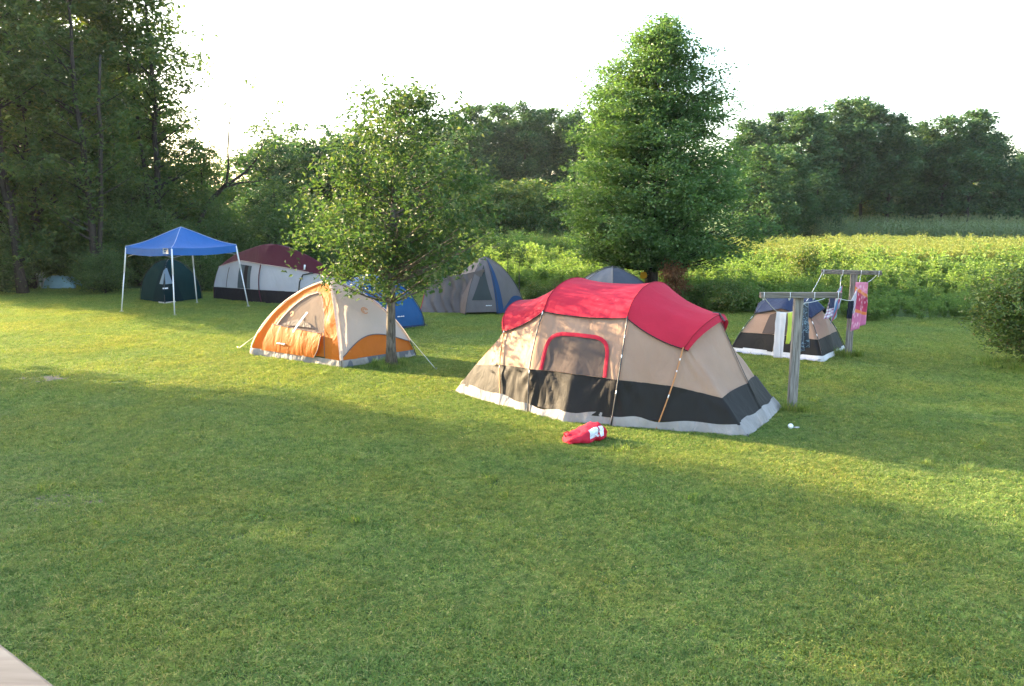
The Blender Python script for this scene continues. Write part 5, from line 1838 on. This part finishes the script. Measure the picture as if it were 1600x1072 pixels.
# ------------------------------------------------------------------ lawn
rng = np.random.RandomState(77)
grass_c = protos('grass_patch', [grass_patch(100 + k, .5, 1350, .050, .0062, 110 if k % 2 else 40) for k in range(6)])
pts = []
y = 4.0
while y < 31.0:
    st = .30 if y < 13 else .36
    half = y * .80 + 2.5
    xs = np.arange(-half, half, st)
    pts.append(np.stack([xs + rng.uniform(-.12, .12, len(xs)), np.full(len(xs), y) + rng.uniform(-.12, .12, len(xs)), np.zeros(len(xs))], 1))
    y += st
P = np.concatenate(pts)
keep = np.ones(len(P), bool)
for poly in TENT_FOOT: keep &= ~in_poly(P, poly)
for cx_, cy_, w_, h_ in SOIL:
    ins = ((P[:, 0] - cx_) / (w_ + .1)) ** 2 + ((P[:, 1] - cy_) / (h_ + .1)) ** 2 < 1
    keep &= ~(ins & (rng.uniform(size=len(P)) < .6))
# where the weeds begin the lawn ends


def weed_front(x):
    """depth at which the weeds begin"""
    return np.interp(x, [-30, -6, -1, 1, 3.5, 7, 10, 14, 20, 40], [60, 46, 33, 28.5, 26.8, 24.2, 22.6, 22.0, 21.6, 20])


keep &= P[:, 1] < weed_front(P[:, 0]) + .6
P = P[keep]
P[:, 2] = terr(P[:, 0], P[:, 1])
n = len(P)
hn = np.array([mnoise.noise(Vector((p[0] * .55, p[1] * .55, 3.0))) for p in P])
sc = np.stack([np.full(n, 1.0), np.full(n, 1.0), 0.9 + .35 * hn + rng.uniform(-.15, .15, n)], 1)
sc[:, :2] *= rng.uniform(.9, 1.15, (n, 1))
sc[:, 2] *= np.where(P[:, 1] > 13, 1.15, 1.0)
scatter('lawn_grass', grass_c, P, np.stack([np.zeros(n), np.zeros(n), rng.uniform(0, 6.28, n)], 1), sc, rng.randint(0, 6, n), 'mown green lawn grass with clover between the tents', 'grass', M['grass'])

# longer tufts round trunk, posts and tent hems
def tuft_mesh(seed):
    r2 = np.random.RandomState(seed)
    P_ = np.concatenate([r2.normal(size=(70, 2)) * .05, np.zeros((70, 1))], 1)
    V, Q, T = blades(r2, P_, .20, .007, .45, .6)
    return meshdata('tuft', V, [Q, T], M['grass'], False)


tuft_c = protos('grass_tuft', [tuft_mesh(130 + k) for k in range(4)])
TP = []
for c, r_, k in ((oak_base, .22, 26), (near_b, .14, 9), (far_b, .16, 14), (G(1592, 572), .5, 40), (G(85, 452), .8, 25)):
    for _ in range(k):
        a = rng.uniform(0, 6.28)
        TP.append((c.x + math.cos(a) * r_ * rng.uniform(.6, 1.6), c.y + math.sin(a) * r_ * rng.uniform(.6, 1.6), 0))
for _ in range(110):
    x = rng.uniform(-9, 9); y = rng.uniform(6, 22)
    TP.append((x, y, -.06))
TP = np.array(TP)
k2 = np.ones(len(TP), bool)
for poly in TENT_FOOT: k2 &= ~in_poly(TP, poly)
TP = TP[k2]; n = len(TP)
s_ = rng.uniform(.6, 1.2, (n, 1)) * np.ones((1, 3))
scatter('long_grass', tuft_c, TP, np.stack([np.zeros(n), np.zeros(n), rng.uniform(0, 6.28, n)], 1), s_, rng.randint(0, 4, n), 'longer grass tufts at the foot of the oak and the posts', 'grass', M['grass'])

# clover, plantain and other low weeds in the lawn
M['low_weed'] = leafmat('low_weed', [(0, (.06, .12, .03)), (.5, (.095, .17, .042)), (.9, (.14, .21, .06)), (1, (.20, .24, .08))], .35, .7, spec=.08)
M['clover_head'] = plain('clover_head', (.62, .58, .54), .9)


def rosette(seed, flower):
    r2 = np.random.RandomState(seed)
    n_ = 34 if flower else 12
    C = np.concatenate([r2.normal(size=(n_, 2)) * (.11 if flower else .045), r2.uniform(.018, .040, (n_, 1))], 1)
    V, F = leaf_mesh(C, .017 if flower else .05, r2, .85 if flower else .5, 1.4, .1, .08)
    me = meshdata('rosette', V, F, M['low_weed'], False)
    return me


def heads(seed):
    r2 = np.random.RandomState(seed)
    m = MB()
    for k in range(5):
        x, y = r2.normal(size=2) * .12
        h = r2.uniform(.05, .08)
        m.tube([(x, y, h - .012), (x, y, h - .006), (x, y, h + .004), (x, y, h + .010)], [.004, .009, .009, .004], 6)
    return meshdata('heads', np.concatenate(m.V), [np.concatenate(m.Q), np.concatenate(m.T)], M['clover_head'], True)


low_c = protos('low', [rosette(300, True), rosette(301, True), rosette(302, False), rosette(303, False), heads(304)])
LP = np.stack([rng.uniform(-1, 1, 4200), 4.5 + 15 * rng.uniform(size=4200) ** 1.3, np.zeros(4200)], 1)
LP[:, 0] *= LP[:, 1] * .75 + 1.5
kz = np.array([mnoise.noise(Vector((p[0] * .5, p[1] * .5, 11.0))) for p in LP])
k2 = kz + rng.normal(size=len(LP)) * .30 > .16
for poly in TENT_FOOT: k2 &= ~in_poly(LP, poly)
LP = LP[k2]; n = len(LP)
li = rng.choice(5, n, p=[.48, .46, .03, .03, 0.0])
s_ = rng.uniform(.6, 1.25, (n, 1)) * np.ones((1, 3))
scatter('lawn_weeds', low_c, LP, np.stack([np.zeros(n), np.zeros(n), rng.uniform(0, 6.28, n)], 1), s_, li, 'low clover and broad-leaved weeds growing through the lawn', 'weeds', M['low_weed'])

# ------------------------------------------------------------------ the weed field
def weed_mesh(seed, H, n_st, n_lf, leaf, mat, top=None, wid=.42, spread=.28):
    r2 = np.random.RandomState(seed)
    mbw = MB()
    C = []
    for i in range(n_st):
        a = r2.uniform(0, 6.28); rr = r2.uniform(0, spread)
        x0, y0 = rr * math.cos(a) * .5, rr * math.sin(a) * .5
        x1, y1 = rr * math.cos(a) * 1.2, rr * math.sin(a) * 1.2
        h = H * r2.uniform(.7, 1.05)
        mbw.tube([(x0, y0, 0), ((x0 + x1) / 2, (y0 + y1) / 2, h * .55), (x1, y1, h)], [.008, .006, .003], 4, cap=False)
        q = r2.uniform(.15, 1, n_lf) ** .7
        c = np.stack([x0 + (x1 - x0) * q, y0 + (y1 - y0) * q, h * q], 1) + r2.normal(size=(n_lf, 3)) * np.array([.07, .07, .03])
        C.append(c)
    C = np.concatenate(C)
    LV, LF = leaf_mesh(C, leaf, r2, wid, .5, .3)
    V0 = np.concatenate(mbw.V); Q = np.concatenate(mbw.Q)
    return meshdata('weed', np.concatenate([V0, LV]), [Q, LF + len(V0)], mat, False)


weeds_c = protos('weed', [weed_mesh(200 + k, (1.0, 1.15, .85, 1.3, .75)[k], 8, 26, (.15, .13, .17, .14, .16)[k], M['weed_leaf']) for k in range(5)])
gold_c = protos('gold', [weed_mesh(220 + k, (1.1, 1.25, 1.0)[k], 9, 24, .12, M['goldenrod'], wid=.3) for k in range(3)])


def corn_mesh(seed):
    r2 = np.random.RandomState(seed)
    mbw = MB()
    mbw.tube([(0, 0, 0), (0, 0, 1.2), (.02, 0, 1.9)], [.02, .016, .006], 5, cap=False)
    for k in range(10):
        a = k * math.pi + r2.normal() * .5; z = .25 + .15 * k
        L = r2.uniform(.5, .8)
        rows = []
        for i in range(6):
            q = i / 5
            r_ = L * q * .75
            zz = z + .34 * q * L - .75 * q * q * q * L
            w = .045 * (1 - q ** 2) + .003
            rows.append([(r_ * math.cos(a) - w * math.sin(a), r_ * math.sin(a) + w * math.cos(a), zz), (r_ * math.cos(a) + w * math.sin(a), r_ * math.sin(a) - w * math.cos(a), zz)])
        mbw.grid(np.array(rows))
    for k in range(6):
        a = k * 1.05
        mbw.tube([(.02, 0, 1.85), (.02 + .09 * math.cos(a), .09 * math.sin(a), 2.1)], .007, 4, cap=False)
    Q = np.concatenate(mbw.Q)
    return meshdata('corn', np.concatenate(mbw.V), [Q], M['corn_leaf'], True)


corn_c = protos('maize', [corn_mesh(240 + k) for k in range(3)])


def field(name, coll, nv, cand, keep, hfun, label, cat, mat):
    P = cand[keep]
    n = len(P)
    P[:, 2] = terr(P[:, 0], P[:, 1])
    h = hfun(P)
    sc = np.stack([h * rng.uniform(.85, 1.2, n), h * rng.uniform(.85, 1.2, n), h * rng.uniform(.85, 1.15, n)], 1)
    scatter(name, coll, P, np.stack([rng.normal(size=n) * .06, rng.normal(size=n) * .06, rng.uniform(0, 6.28, n)], 1), sc, rng.randint(0, nv, n), label, cat, mat)


N_C = 30000
yy = 20 + 72 * rng.uniform(size=N_C) ** 1.25
xx = rng.uniform(-1, 1, N_C) * (yy * .78 + 3)
cand = np.stack([xx, yy, np.zeros(N_C)], 1)
wf = weed_front(xx) + .35 * np.sin(xx * 1.7) + .25 * np.sin(xx * 4.1)


def gold_front(x): return np.interp(x, [-30, 8, 12, 20, 40], [70, 46, 38, 36, 35])


gf = gold_front(xx) + 2 * np.sin(xx * .3)
cf = np.interp(xx, [-40, 30, 34, 60], [200, 90, 80, 80])
is_gold = (yy > gf) & (yy < gf + 17)
is_weed = (yy > wf) & ~is_gold & (yy < 84) & ~((yy > gf) & (xx > 9))
thin = rng.uniform(size=N_C) < np.clip(1.15 - yy / 110, .4, 1)


def weed_h(P):
    k = np.array([mnoise.noise(Vector((p[0] * .22, p[1] * .22, 1.0))) + .6 * mnoise.noise(Vector((p[0] * .7, p[1] * .7, 5.0))) for p in P])
    base = 1 + .42 * k + .35 * (rng.uniform(size=len(P)) > .96)
    edge = np.clip((P[:, 1] - weed_front(P[:, 0])) / 13.0, 0, 1)
    return base * (.42 + .50 * edge) * np.where(P[:, 1] > 40, 1.15, 1.0)


field('weed_field', weeds_c, 5, cand, is_weed & thin, weed_h, 'tall green weeds filling the field behind the lawn', 'weeds', M['weed_leaf'])
field('goldenrod_strip', gold_c, 3, cand, is_gold, lambda P: np.full(len(P), 1.1), 'strip of yellow goldenrod along the back of the weed field', 'goldenrod', M['goldenrod'])
# maize in rows before the far trees on the right
rows = []
for k, yy0 in enumerate(np.arange(70, 82, .75)):
    xs = np.arange(27.5 + (yy0 - 70) * .15, 62, .42)
    rows.append(np.stack([xs + rng.normal(size=len(xs)) * .06, yy0 + rng.normal(size=len(xs)) * .05 + 0 * xs, 0 * xs], 1))
cc = np.concatenate(rows)
field('maize_field', corn_c, 3, cc, np.ones(len(cc), bool), lambda P: rng.uniform(.82, 1.0, len(P)), 'rows of maize in front of the far trees on the right', 'maize', M['corn_leaf'])
